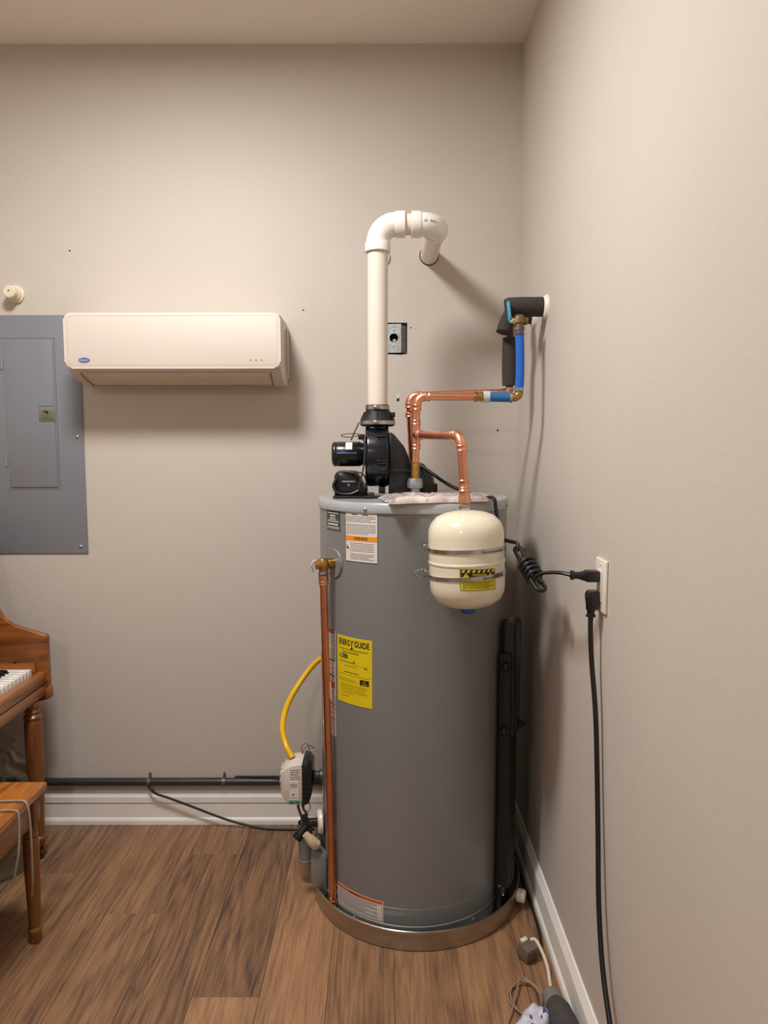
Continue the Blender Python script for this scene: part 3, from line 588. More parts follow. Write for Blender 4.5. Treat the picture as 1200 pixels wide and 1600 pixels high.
# ------------------------------------------------------------ copper piping
CR = .0111
def straight(p0, p1, r, m, par, name='pipe', n=18): return obj(name, cyl(p0, p1, r, n), m, par)
def collar(b, P, d, r, w_=.012):
    add_lathe(b, [(r, -w_ / 2), (r + .0022, -w_ / 2), (r + .0034, -w_ / 2 + .002), (r + .0022, -w_ / 2 + .004), (r + .0022, w_ / 2 - .004), (r + .0034, w_ / 2 - .002), (r + .0022, w_ / 2), (r, w_ / 2)], P, d, 18)
def celbow(P, din, dout, par, R=.026, r=CR + .0016, m=None):
    P = V(P); din = V(din).normalized(); dout = V(dout).normalized(); b = BM(); add_tube(b, arc(P, din, dout, R, 8), r, 18)
    collar(b, P - din * (R + .005), din, CR, .016); collar(b, P + dout * (R + .005), dout, CR, .016); return obj('elbow', b, m or COPPER, par)
q0 = V((.0905, 2.1, 1.2425)); qt = V((.0925, 2.1, 1.425)); qe = V((.0945, 2.1, 1.535)); qr = V((.262, 2.1, 1.534)); xe_ = V((.195, 1.842, 1.420)); xb = V((.2065, 1.842, 1.243))
cp = thing('copper_pipe', 'bright copper water pipe in front with a tee branching down to cream tank', 'pipe', q0, 'copper pipes above the heater')
up = (0, 0, 1)
straight(q0 + V((0, 0, .06)), qe + V((0, 0, -.02)), CR, COPPER, cp); straight(qe + V((.02, 0, 0)), qr, CR, COPPER, cp)
celbow(qe, up, (1, 0, 0), cp)
bd = (xe_ - qt).normalized()
b = BM(); add_tube(b, [qt + V((0, 0, -.030)), qt + V((0, 0, .030))], CR + .0018, 18); add_tube(b, [qt, qt + bd * .028], CR + .0018, 18)
for P, d in ((qt + V((0, 0, -.034)), up), (qt + V((0, 0, .036)), up), (qt + bd * .03, bd)): collar(b, P, d, CR, .014)
obj('tee', b, COPPER, cp)
straight(qt + bd * .02, xe_ - bd * .02, CR, COPPER, cp); celbow(xe_, bd, xb - xe_, cp)
dn = (xb - xe_).normalized(); straight(xe_ + dn * .02, xb - dn * .012, CR, COPPER, cp)
b = BM(); collar(b, xb - dn * .055, dn, CR, .022); add_lathe(b, [(CR + .001, 0), (CR + .004, .004), (CR + .002, .012), (CR + .0045, .02), (CR + .0045, .036), (CR, .038)], xb - dn * .042, dn, 18); obj('adapter', b, COPPER, cp, 'copper threaded adapter')
b = BM(); add_lathe(b, [(CR, 0), (CR + .002, .001), (CR + .002, .045), (CR + .0035, .047), (CR + .0035, .052)], q0 + V((0, 0, .052)), up, 18); obj('brass_adapter', b, BRASS, cp, 'brass threaded adapter')
b = BM(); add_lathe(b, [(.0135, 0), (.0135, .028), (.0215, .030), (.0225, .034), (.0225, .046), (.020, .056), (.016, .058), (0, .058)], q0, up, 8); obj('union_nut', b, GALV, cp, 'grey galvanized union nut')
b = BM(); add_lathe(b, [(CR, 0), (.0145, .001), (.0145, .010), (.0125, .011), (.0125, .016), (.0145, .017), (.0145, .024), (CR, .025)], qr + V((-.003, 0, 0)), (1, 0, 0), 20); obj('brass_coupling', b, BRASS, cp, 'brass coupling')
h0 = V((.0775, 2.25, 1.2425)); he = V((.079, 2.25, 1.548)); hr = V((.375, 2.25, 1.557))
cp2 = thing('copper_pipe', 'copper water pipe standing behind, beside the black hood, mostly hidden', 'pipe', h0, 'copper pipes above the heater')
straight(V((.0955, 2.345, 1.2425)), he + V((0, 0, -.02)), CR, COPPER, cp2); celbow(he, up, (1, 0, 0), cp2); straight(he + V((.02, 0, 0)), hr, CR, COPPER, cp2)
b = BM(); collar(b, he + V((0, 0, -.06)), up, CR, .014); obj('coupling', b, COPPER, cp2)
# blue pex
bx = V((.388, 2.1, 1.532)); pxp = thing('blue_water_pipe', 'blue plastic water pipe with brass elbow joining copper to the shutoff valve', 'pipe', bx)
obj('sleeve', cyl((.304, 2.1, 1.5335), (.368, 2.1, 1.532), .0138, 20), BLUE2, pxp, 'dull blue horizontal pipe')
obj('white_ring', add_lathe(BM(), [(CR, 0), (.0165, .001), (.0165, .019), (CR, .020)], (.285, 2.1, 1.534), (1, 0, 0), 20), mat('pale grey ring', (190, 200, 206), .4), pxp)
obj('crimp_ring', add_lathe(BM(), [(.0138, 0), (.0152, .001), (.0152, .008), (.0138, .009)], (.360, 2.1, 1.532), (1, 0, 0), 20), STEEL, pxp)
b = BM(); add_tube(b, arc(bx, (1, 0, 0), up, .014, 8), .0125, 16); add_tube(b, [(.366, 2.1, 1.532), (.376, 2.1, 1.532)], .0115, 16); obj('elbow', b, BRASS, pxp)
obj('riser', add_tube(BM(), spline([(.388, 2.1, 1.546), (.3905, 2.1, 1.60), (.3895, 2.102, 1.67), (.387, 2.104, 1.722)]), .0124, 18), BLUE, pxp, 'bright blue vertical pipe')
b = BM()
for z in (1.549, 1.553): add_lathe(b, [(.0124, 0), (.0138, .001), (.0138, .006), (.0124, .007)], (.388, 2.1, z), up, 18)
obj('crimp_ring', b, STEEL, pxp)
obj('crimp_ring', add_lathe(BM(), [(.0124, 0), (.0138, .001), (.0138, .007), (.0124, .008)], (.387, 2.103, 1.708), up, 18), mat('copper brown ring', (120, 80, 80), .4, .5), pxp)
VYy = 2.128
sv = thing('shutoff_valve', 'aged brass shutoff valve with light blue lever above the blue pipe', 'valve', (.386, 2.108, 1.72))
b = BM(); add_lathe(b, [(.0125, 0), (.0155, .002), (.0155, .012), (.0135, .014), (.0135, .02), (.0175, .022), (.018, .034), (.0155, .042), (.010, .0455)], (.386, 2.106, 1.720), up, 14); add_tube(b, [(.386, 2.107, 1.752), (.41, 2.112, 1.748)], .011, 10); obj('body', b, BRONZE, sv)
b = BM(); add_tube(b, [(.386, 2.107, 1.745), (.360, 2.092, 1.748)], .0075, 10); obj('stem', b, mat('pale stem', (206, 196, 164), .5), sv)
b = BM(); add_box(b, (.3515, 2.084, 1.752), (.3585, 2.102, 1.80), .002, rot=M.Rotation(-.13, 4, 'Y')); add_tube(b, [(.3545, 2.093, 1.757), (.360, 2.093, 1.744)], .004, 8); obj('lever', b, LBLUE, sv, 'light blue vinyl lever')
fg = 'round wall flanges of the water lines'
def flange(Y, lab, nm='wall_flange'):
    b = BM(); add_lathe(b, [(.022, .013), (.028, .012), (.034, .006), (.0355, 0), (.02, 0)], (XR, Y, 1.792), (-1, 0, 0), 32); obj(nm, b, WHITEP, None, lab, 'flange', fg)
flange(2.136, 'white round wall flange behind the thick black foam sleeve, nearer'); flange(2.296, 'white round wall flange farther back, mostly hidden under the foam sleeve')
ig = 'black foam pipe insulation pieces'
b = BM(); add_tube(b, [(.353, 2.134, 1.790), (.36, 2.134, 1.7915), (.40, 2.136, 1.793), (.459, 2.136, 1.793)], [.024, .0275, .0278, .0278], 24); obj('pipe_insulation', b, FOAM, None, 'thick black foam sleeve running level into the right wall flange', 'insulation', ig)
b = BM(); add_tube(b, [(.388, 2.25, 1.578), (.387, 2.25, 1.60), (.386, 2.25, 1.66), (.386, 2.25, 1.722)], [.0235, .0238, .0238, .0225], 22); obj('pipe_insulation', b, FOAM, None, 'upright black foam sleeve behind the blue pipe', 'insulation', ig)
b = BM(); add_tube(b, spline([(.459, 2.296, 1.792), (.42, 2.285, 1.798), (.394, 2.255, 1.797), (.378, 2.226, 1.780), (.367, 2.212, 1.757), (.3605, 2.207, 1.731)], 5), [.022] * 14 + [.0215, .021, .021, .021, .021, .0215, .022, .0225, .023, .0235, .024, .0245], 20)
obj('pipe_insulation', b, FOAM, None, 'slanting flared black foam sleeve hanging behind the blue lever', 'insulation', ig)
rp = thing('red_water_pipe', 'short red plastic pipe end below the upright foam sleeve', 'pipe', (.387, 2.25, 1.545))
obj('pipe', cyl((.387, 2.25, 1.560), (.386, 2.25, 1.80), .0115, 16), RED, rp)
b = BM(); add_lathe(b, [(.0115, 0), (.0133, .001), (.0133, .008), (.0115, .009)], (.387, 2.25, 1.563), up, 18); obj('crimp_ring', b, STEEL, rp)
b = BM(); add_tube(b, arc((.387, 2.25, 1.557), (1, 0, 0), up, .012, 6), .012, 14); obj('elbow', b, COPPER, rp)

# ------------------------------------------------------------ expansion tank
EX, EY, ER = .2125, 1.842, .0972
ea = V((-.010, 0, .26)).normalized(); eb = V((.2172, EY, .978))
et = thing('expansion_tank', 'cream expansion tank hanging on copper pipe in front of heater', 'tank', eb)
Hs = .253; prof = [(0, 0), (.026, .001), (.052, .006), (.074, .015), (.089, .030), (.0955, .047), (ER, .064)]
seam = [(ER, .1195), (ER + .0018, .1205), (ER + .0022, .123), (ER + .0018, .1255), (ER, .1265)]
top = [(ER, .190), (.0955, .206), (.089, .222), (.074, .238), (.052, .247), (.026, .2515), (.016, .253), (0, .253)]
obj('shell', add_lathe(BM(), prof + seam + top, eb, ea, 72), CREAM, et)
b = BM(); add_lathe(b, [(.011, 0), (.0135, 0), (.015, .003), (.015, .011), (.0125, .013), (0, .013)], eb + ea * .252, ea, 8); obj('nipple', b, STEEL, et, 'steel threaded nipple')
b = BM(); add_lathe(b, [(0, -.018), (.015, -.018), (.0195, -.014), (.0195, 0), (0, .004)], eb + ea * .003, ea, 24); obj('valve_cap', b, mat('blue plastic cap', (34, 92, 180), .35), et, 'blue plastic cap')
def tilt_wrap(bm, phi0, h0, r, off):
    for v in bm.verts:
        a = radians(phi0) + v.co.x / r; base = eb + ea * (h0 + v.co.y); v.co = base + V((sin(a), -cos(a), 0)) * (r + off)
    return bm
ew = radians(54.5) * ER
def esub(name, fn, m, off, par): 
    b = BM(); fn(b); return obj(name, tilt_wrap(b, -16.5, .0635, ER, off), m, par, smooth=0 if par is not et else 40)
el = esub('warning_label', lambda b: add_rect(b, 0, ew, 0, .053), YEL, .0007, et); el['label'] = 'yellow and black warning label'
esub('header', lambda b: add_rect(b, .002, ew - .002, .0335, .052), INK, .0010, el)
esub('lettering', lambda b: add_text(b, 'WARNING', ew * .52, .0365, .0055, .035, 'CENTER', bold=.01), YEL, .0014, el)
def hz(b):
    for k in range(7):
        x = .004 + k * .0128; b.faces.new([b.verts.new(q) for q in ((x, .0445, 0), (x + .006, .0445, 0), (x + .0095, .0510, 0), (x + .0035, .0510, 0))])
    b.faces.new([b.verts.new(q) for q in ((.008, .0335, 0), (.022, .0335, 0), (.015, .0445, 0))]); b.faces.new([b.verts.new(q) for q in ((ew - .021, .0335, 0), (ew - .008, .0335, 0), (ew - .0145, .0445, 0))])
esub('hazard_stripe', hz, YEL, .0014, el)
esub('print', lambda b: (add_lines(b, .006, ew - .006, .0235, .004, 6, .0012, R1, .2), add_rect(b, 0, ew, 0, .001), add_rect(b, 0, .001, 0, .053), add_rect(b, ew - .001, ew, 0, .053), add_rect(b, .012, .018, .036, .041) if 0 else add_rect(b, .0142, .0158, .0355, .0405)), mat('dark olive ink', (70, 62, 10), .6), .0015, el)['kind'] = 'stuff'
for hh, tl in ((.157, 0.), (.0905, -.0)):
    b = BM(); sa = (ea + V((-.045 if hh < .1 else -.01, 0.02, 0))).normalized(); add_lathe(b, [(ER + .0002, -.0048), (ER + .0024, -.0048), (ER + .0024, .0048), (ER + .0002, .0048)], eb + ea * hh, sa, 64)
    s_ = obj('strap', b, STEEL, et, 'steel band clamp')
    b = BM()
    for k in range(16):
        a = radians(18 + k * 2.6); P = eb + ea * hh + V((sin(a), -cos(a), 0)) * (ER + .0024); P.z += (.045 if hh < .1 else .01) * sin(a) * ER; add_box(b, P - V((.0006, .001, .003)), P + V((.0006, .0006, .003)))
    obj('slots', b, mat('dark slot', (96, 92, 88), .4, .8), s_)
    P = eb + ea * hh
    b = BM(); add_box(b, P + V((-.112, -.012, -.008)), P + V((-.094, .016, .010)), .003); add_tube(b, [P + V((-.110, -.016, .002)), P + V((-.110, .018, .002))], .0055, 10); obj('buckle', b, STEEL, s_, 'steel screw housing')
b = BM(); P = eb + ea * .0905
add_tube(b, spline([P + V((-.095, .02, .006)), P + V((-.115, .0, .010)), P + V((-.133, -.006, .004)), P + V((-.132, -.006, -.006)), P + V((-.112, -.004, -.010)), P + V((-.096, .02, -.008))]), .0022, 8); obj('bracket', b, STEEL, et)

# ------------------------------------------------------------ relief tube, gas tube
rt = thing('relief_tube', 'thin copper tube running down heater side from relief valve to the pan', 'pipe', (-.155, 2.03, .04))
ra = e0 + V((0, 0, -.030)); rbm = V((-.1535, 2.028, .038))
obj('tube', cyl(ra, rbm, CR, 20), COPPER2, rt)
b = BM(); dd = (rbm - ra).normalized(); collar(b, ra + dd * .022, dd, CR, .012); add_lathe(b, [(CR, 0), (CR + .003, .001), (CR + .003, .026), (CR, .027)], ra, dd, 18); obj('coupling', b, COPPER, rt)
b = BM(); collar(b, rbm - dd * .012, dd, CR, .014); obj('end_ring', b, COPPER2, rt)
b = BM(); add_box(b, (-.1605, 2.0155, .672), (-.1525, 2.0175, .722)); obj('paper_tag', b, PAPER, rt, 'small white paper tag')
obj('gas_tube', add_tube(BM(), spline([(-.13, 2.505, .66), (-.20, 2.49, .655), (-.25, 2.45, .632), (-.315, 2.36, .55), (-.330, 2.27, .495), (-.312, 2.21, .452), (-.288, 2.185, .420)]), .0098, 16), GASY, None, 'yellow coated gas tube curving from behind the heater to valve', 'tube')

# ------------------------------------------------------------ manual bag on the lid
b = BM(); nx, ny = 34, 16; grid = []
FL, FRr, BLl, BRr = V((.016, 1.880, 0)), V((.283, 1.962, 0)), V((-.018, 2.075, 0)), V((.318, 2.075, 0))
def topz(u, v):
    return 1.2455 + .016 * (min(1, 7 * u, 7 * (1 - u), 5 * v + .35, 6 * (1 - v)) ** .6) + .0045 * mnoise.noise(V((u * 9, v * 7, 2.))) + (.003 * mnoise.noise(V((u * 24, v * 14, 5.))))
for lay_ in (0, 1):
    g = []
    for j in range(ny + 1):
        row = []
        for i in range(nx + 1):
            u, v = i / nx, j / ny; p = FL.lerp(FRr, u).lerp(BLl.lerp(BRr, u), v)
            e = .006 * mnoise.noise(V((u * 6, v * 6, 9.)));
            p = p + V((e, e, 0)); p.z = topz(u, v) if lay_ else 1.2428
            row.append(b.verts.new(p))
        g.append(row)
    grid.append(g)
    for j in range(ny):
        for i in range(nx): b.faces.new((g[j][i], g[j][i + 1], g[j + 1][i + 1], g[j + 1][i]))
lo_, hi_ = grid
for i in range(nx):
    b.faces.new((lo_[0][i], lo_[0][i + 1], hi_[0][i + 1], hi_[0][i])); b.faces.new((lo_[ny][i], lo_[ny][i + 1], hi_[ny][i + 1], hi_[ny][i]))
for j in range(ny):
    b.faces.new((lo_[j][0], lo_[j + 1][0], hi_[j + 1][0], hi_[j][0])); b.faces.new((lo_[j][nx], lo_[j + 1][nx], hi_[j + 1][nx], hi_[j][nx]))
obj('manual_bag', b, FILM, None, 'flat clear bag of white papers lying on top of heater', 'papers', smooth=70)

# ------------------------------------------------------------ black folded stand in the corner
st = thing('folded_stand', 'tall black folded stand leaning upright between heater and right wall', 'stand', (.355, 2.058, .006))
ps = radians(62); rz = M.Rotation(ps + pi / 2 - pi / 2, 4, 'Z')
def sb(b, w0, w1, t0, t1, z0, z1, bev=.004):
    # local frame: x across (tangential), y radial
    c0 = V((.355, 2.058, 0)); bb = BM(); add_box(bb, (w0, t0, z0), (w1, t1, z1), bev, 3)
    R = M.Translation(c0) @ M.Rotation(radians(62), 4, 'Z')
    bmesh.ops.transform(bb, matrix=R, verts=bb.verts); me = bpy.data.meshes.new('x'); bb.to_mesh(me); bb.free(); b.from_mesh(me); bpy.data.meshes.remove(me)
b = BM(); sb(b, -.034, .034, -.026, .012, .09, .80, .006); obj('post', b, BLACKM, st)
b = BM(); sb(b, -.022, .046, -.034, .012, .55, .895, .014); tp = obj('head', b, BLACK, st)
b = BM()
for k in range(5): 
    p = V((.355, 2.058, 0)) + M.Rotation(radians(62), 3, 'Z') @ V((.012, -.0342, 0)); add_lathe(b, [(.0030, 0), (.0030, .001), (0, .0015)], p + V((0, 0, .775 + k * .017)), (.883, -.469, 0), 8)
obj('rivets', b, mat('grey rivet', (120, 118, 116), .4, .5), tp)
for p in ((.346, 2.014, .765), (.344, 2.014, .575), (.404, 2.076, .575)):
    b = BM(); add_lathe(b, [(.010, -.012), (.012, -.010), (.012, .004), (.006, .008), (.006, .014), (0, .015)], p, (-.88, -.47, 0) if p[0] < .35 else (.88, .2, 0), 14); add_tube(b, [p, (.345, 2.040, p[2]) if p[0] < .35 else (.375, 2.08, p[2])], .005, 8); obj('knob', b, BLACK, st)
b = BM(); sb(b, -.038, .036, -.012, .012, .008, .10, .008); bs = obj('foot', b, BLACK, st)
b = BM(); p = V((.355, 2.058, .075)) + M.Rotation(radians(62), 3, 'Z') @ V((-.036, -.0125, 0)); add_lathe(b, [(.004, 0), (.003, .003), (0, .004)], p, (0, -1, 0), 10); obj('rivet', b, STEEL, bs)

# ------------------------------------------------------------ outlet and cords on the right wall
oy, oz = 1.5335, 1.0965
ot = thing('wall_outlet', 'white rectangular wall outlet plate on the right wall', 'outlet', (XR, oy, oz))
obj('plate', add_box(BM(), (XR - .0065, oy - .036, oz - .057), (XR, oy + .036, oz + .057), .003, 3), WHITEP, ot)
obj('socket_face', add_box(BM(), (XR - .0085, oy - .0165, oz - .034), (XR - .006, oy + .0165, oz + .034), .001), mat('socket cream', (222, 214, 200), .4), ot)
for dz in (-.045, .045): obj('screw', cyl((XR - .0062, oy, oz + dz), (XR - .0078, oy, oz + dz), .003, 10), WHITEP, ot)
pc = thing('blower_cord', 'black flat cord with bundled loops plugged into upper socket', 'cord', (.40, 1.54, 1.09))
b = BM(); add_prism(b, [(1.524, 1.104), (1.552, 1.104), (1.552, 1.128), (1.524, 1.128)], 'X', .432, XR - .0088, .003); add_tube(b, [(.434, 1.538, 1.116), (.418, 1.538, 1.117), (.409, 1.538, 1.1175), (.4085, 1.538, 1.1175), (.402, 1.538, 1.1175)], [.012, .008, .008, .0105, .0105], 12); obj('plug', b, BLACK, pc)
path = [(.404, 1.538, 1.1175), (.385, 1.56, 1.119), (.365, 1.60, 1.112), (.358, 1.65, 1.098), (.362, 1.70, 1.080), (.372, 1.745, 1.070)]
obj('cord', add_tube(BM(), spline(path), .0058, 10, flat=.75), RUB, pc)
ba, bb_ = V((.352, 1.86, 1.122)), V((.381, 1.742, 1.052)); bd_ = (bb_ - ba); bu, bv = frame(bd_)
b = BM()
for off, wv in ((-.013, .0), (.0, .010), (.013, -.002)):
    pts = [ba + bu * off + bv * wv, ba + bd_ * .3 + bu * off * 1.1 + bv * wv, ba + bd_ * .7 + bu * off * 1.1 + bv * wv, bb_ + bu * off + bv * wv]; add_tube(b, spline(pts), .0046, 10)
for c0, s_ in ((ba, -1), (bb_, 1)):
    add_tube(b, [c0 + bu * .013 * cos(t) + bd_.normalized() * s_ * .016 * sin(t) for t in [pi * k / 8 for k in range(9)]], .0046, 10)
obj('folded_loops', b, RUB, pc)
b = BM(); pts = [ba + bd_ * (.35 + .42 * k / 40) + (bu * cos(k * 2 * pi / 11) + bv * sin(k * 2 * pi / 11)) * .0205 for k in range(41)]; add_tube(b, pts, .0048, 10); obj('coil_wrap', b, RUB, pc)
path = [ba + V((-.004, .004, 0)), (.348, 1.875, 1.140), (.330, 1.91, 1.142), (.317, 1.945, 1.146), (.311, 1.972, 1.16), (.312, 1.981, 1.19), (.308, 1.986, 1.225), (.303, 1.992, 1.250), (.285, 2.03, 1.2485), (.27, 2.09, 1.2485), (.232, 2.115, 1.262), (.205, 2.13, 1.272), (.171, 2.16, 1.292), (.125, 2.21, 1.325), (.085, 2.24, 1.345)]
obj('lead', add_tube(BM(), spline(path), .0052, 10), RUB, pc)
pc2 = thing('extension_cord', 'black round cord hanging from the lower socket to floor', 'cord', (.447, 1.53, 1.07))
b = BM(); add_prism(b, [(.436, 1.074), (.441, 1.084), (XR - .0088, 1.084), (XR - .0088, 1.054), (.456, 1.043), (.440, 1.043)], 'Y', 1.522, 1.552, .003); add_lathe(b, [(.0115, 0), (.008, -.008), (.008, -.014), (.0105, -.015), (.0105, -.019), (.007, -.02)], (.447, 1.537, 1.046), n=14); obj('plug', b, BLACK, pc2)
obj('cord', add_tube(BM(), spline([(.447, 1.537, 1.03), (.446, 1.533, 1.0), (.449, 1.528, .93), (.455, 1.51, .82), (.457, 1.495, .70), (.456, 1.472, .56), (.453, 1.445, .43), (.4505, 1.40, .32), (.449, 1.33, .235), (.446, 1.22, .12), (.43, 1.08, .03), (.40, .9, .0062), (.30, .55, .0062)]), .0056, 12), RUB, pc2)

# ------------------------------------------------------------ air conditioner
ac = thing('air_conditioner', 'long cream wall mounted air conditioner indoor unit overlapping the grey panel', 'air conditioner', (-.68, D, 1.60))
ax0, ax1, az0, az1 = -1.029, -.3315, 1.6425, 1.8205; fy = D - .2
b = BM(); sec = [(D, 1.614), (D, 1.812), (D - .02, 1.8175), (fy + .014, 1.8185), (fy + .014, 1.642), (fy + .03, 1.632), (fy + .075, 1.612), (D - .085, 1.600), (D - .03, 1.598)]
add_prism(b, sec, 'X', ax0 + .006, ax1 - .004, .006, 2); obj('body', b, ACM, ac)
b = BM(); add_prism(b, rrect(ax0, ax1, az0, az1, .022, 6), 'Y', fy - .002, fy + .017, .006, 3); fp = obj('front_panel', b, ACM, ac)
b = BM(); o1 = rrect(ax0 + .011, ax1 - .011, az0 + .011, az1 - .010, .014, 6); o2 = rrect(ax0 + .0122, ax1 - .0122, az0 + .0122, az1 - .0112, .0132, 6)
A = [b.verts.new((x, fy - .0023, z)) for x, z in o1]; B = [b.verts.new((x, fy - .0023, z)) for x, z in o2]
for i in range(len(A)): b.faces.new((A[i], A[(i + 1) % len(A)], B[(i + 1) % len(A)], B[i]))
obj('groove', b, mat('cream groove line', (196, 180, 150), .5), fp, smooth=0)
# outlet flap follows the curved underside
fl = [V((fy + .028, 0, 1.6345)), V((fy + .050, 0, 1.6235)), V((fy + .075, 0, 1.6135)), V((fy + .10, 0, 1.6065)), V((D - .078, 0, 1.6012))]
b = BM(); 
for j in range(len(fl) - 1):
    p, q = fl[j], fl[j + 1]; n_ = V((-(q.z - p.z), 0, (q.x - p.x))).normalized() * -.0035
    quad(b, (ax0 + .040, p.x - abs(n_.x) * .6, p.z + n_.z * .6), (ax1 - .040, p.x - abs(n_.x) * .6, p.z + n_.z * .6), (ax1 - .045, q.x - abs(n_.x) * .6, q.z + n_.z * .6), (ax0 + .048, q.x - abs(n_.x) * .6, q.z + n_.z * .6))
obj('flap', b, mat('cream flap', (218, 202, 176), .35), ac)
b = BM()
for s_, xx in ((1, ax0 + .038), (-1, ax1 - .038)):
    add_tube(b, [V((xx + s_ * .0015 * j, p.x - .003, p.z - .003)) for j, p in enumerate(fl)], .0012, 6)
add_tube(b, [(ax0 + .04, fl[-1].x, fl[-1].z - .002), (ax1 - .04, fl[-1].x, fl[-1].z - .002)], .0015, 6); obj('flap_gap', b, mat('brown gap', (84, 62, 42), .7), ac)
b = BM()
for yy, z0, z1 in ((D - .075, 1.66, 1.785), (D - .038, 1.645, 1.79)): add_box(b, (ax1 - .0055, yy - .004, z0), (ax1 - .0030, yy + .004, z1), .001)
obj('side_slots', b, ACD, ac)
b = BM(); add_box(b, (ax1 - .007, D - .030, 1.625), (ax1 + .001, D - .006, 1.80), .004); obj('side_rib', b, ACM, ac)
b = BM(); lx_, lz_ = -.9655, 1.6700
pts = [(lx_ + .0185 * cos(2 * pi * k / 32), lz_ + .0083 * sin(2 * pi * k / 32)) for k in range(32)]; add_prism(b, pts, 'Y', fy - .0036, fy - .0015); lg = obj('badge', b, LOGO_REFLECTION, fp, 'small blue oval badge')
b = BM(); add_text(b, 'Carrier', 0, 0, .0062, .025, 'CENTER', shear=.35, bold=.01); obj('lettering', lay(b, (lx_, fy - .0041, lz_ - .0026), (1, 0, 0), (0, 0, 1)), WHITEP, lg, smooth=0)
b = BM(); o1 = [(lx_ + .0172 * cos(2 * pi * k / 32), lz_ + .0071 * sin(2 * pi * k / 32)) for k in range(32)]; o2 = [(lx_ + .0166 * cos(2 * pi * k / 32), lz_ + .0065 * sin(2 * pi * k / 32)) for k in range(32)]
for k in range(32): quad(b, *[(p[0], fy - .0039, p[1]) for p in (o1[k], o1[(k + 1) % 32], o2[(k + 1) % 32], o2[k])])
obj('ring', b, WHITEP, lg, smooth=0)
for k, x in enumerate((-.4305, -.4115, -.3935)): 
    obj('indicator', add_lathe(BM(), [(0, .0004), (.0028, .0002), (.003, 0)], (x, fy - .0022, 1.669), (0, -1, 0), 12), mat('grey indicator', (150, 136, 112), .5), fp)

# ------------------------------------------------------------ electrical panel
pl = thing('electrical_panel', 'blue grey steel breaker panel cover on back wall at left edge', 'electrical panel', (-1.24, D, 1.43))
px0, px1, pz0, pz1 = -1.43, -1.059, 1.011, 1.847
obj('cover', add_box(BM(), (px0, D - .006, pz0), (px1, D, pz1), .0025, 2), PANEL, pl)
dx0, dx1, dz0, dz1 = -1.331, -1.150, 1.2485, 1.766
b = BM(); g1 = [(dx0 - .004, dx1 + .002), (dz0 - .004, dz1 + .002)]
for a, b2, c_, d_ in ((dx0 - .014, dx1 + .003, dz1 + .001, dz1 + .0025), (dx0 - .004, dx1 + .004, dz0 - .009, dz0 - .0075), (dx1 + .001, dx1 + .0028, dz0 - .008, dz1 + .002)): add_box(b, (a, D - .0064, c_), (b2, D - .0055, d_))
obj('seam', b, mat('panel seam', (86, 88, 94), .5), pl, smooth=0)
dr = obj('panel_door', add_box(BM(), (dx0 + .007, D - .0105, dz0), (dx1 - .005, D - .005, dz1 - .006), .002, 2), PANEL, pl)
b = BM(); add_box(b, (-1.2105, D - .0125, 1.484), (-1.1535, D - .009, 1.524), .0015); lt = obj('latch', b, OLIVE, dr, 'olive latch plate')
b = BM(); add_box(b, (-1.198, D - .0132, 1.488), (-1.158, D - .0122, 1.518), .001); obj('slider', b, mat('olive slider', (112, 106, 84), .5), lt)
b = BM(); quad(b, (-1.195, D - .0135, 1.516), (-1.176, D - .0135, 1.516), (-1.176, D - .0135, 1.502), (-1.182, D - .0135, 1.508)); obj('slot', b, INK, lt, smooth=0)
b = BM(); add_box(b, (-1.2105, D - .0112, 1.532), (-1.158, D - .0102, 1.5345)); add_box(b, (-1.2105, D - .0112, 1.4785), (-1.152, D - .0102, 1.481)); obj('crease', b, mat('panel seam', (86, 88, 94), .5), dr, smooth=0)
for z in (1.675, 1.335): obj('hinge', cyl((-1.3335, D - .008, z - .014), (-1.3335, D - .008, z + .014), .0035, 12, .001), mat('hinge steel', (170, 172, 176), .4, .6), pl)
for x, z in ((-1.081, 1.426), (-1.0845, 1.036), (-1.083, 1.80)): obj('screw', add_lathe(BM(), [(.0062, 0), (.0062, .0015), (.0035, .0035), (0, .004)], (x, D - .006, z), (0, -1, 0), 14), GALV, pl)
b = BM(); add_lathe(b, [(0, .054), (.018, .054), (.0215, .051), (.0215, .024), (.0235, .024), (.0255, .020), (.0255, .012), (.030, .010), (.0305, 0)], (-1.274, D, 1.917), (0, -1, 0), 28); kn = obj('pipe_plug', b, mat('cream plug plastic', (228, 216, 190), .4), None, 'cream round plastic pipe plug on wall above the grey panel', 'plug')
b = BM(); add_lathe(b, [(.0028, .0005), (0, .0005)], (-1.274, D - .054, 1.920), (0, -1, 0), 10); obj('center_dot', b, DARK, kn)

# ------------------------------------------------------------ junction box, wall marks
jb = thing('junction_box', 'small galvanized junction box set in a wall cutout behind vent pipe', 'junction box', (.03, D, 1.765))
b = BM(); n = 28; hc = (.0350, 1.767); ctr = []
xa, xb_, ya, yb = -.020, .0605, D + .000, D - .010
def yat(x): return ya + (yb - ya) * (x - xa) / (xb_ - xa)
oo = [(xb_, z) for z in (1.770, 1.813)] ; outer = []
for k in range(n):
    a = 2 * pi * k / n; dx, dz = cos(a), sin(a); t = min((xb_ - hc[0]) / dx if dx > 1e-6 else 9, (xa - hc[0]) / dx if dx < -1e-6 else 9, (1.814 - hc[1]) / dz if dz > 1e-6 else 9, (1.716 - hc[1]) / dz if dz < -1e-6 else 9)
    outer.append((hc[0] + dx * t, hc[1] + dz * t))
for cx_, cz_ in ((xa, 1.716), (xa, 1.814), (xb_, 1.716), (xb_, 1.814)):
    k = min(range(n), key=lambda i: (outer[i][0] - cx_) ** 2 + (outer[i][1] - cz_) ** 2); outer[k] = (cx_, cz_)
inn = [(hc[0] + .0150 * cos(2 * pi * k / n), hc[1] + .0150 * sin(2 * pi * k / n)) for k in range(n)]
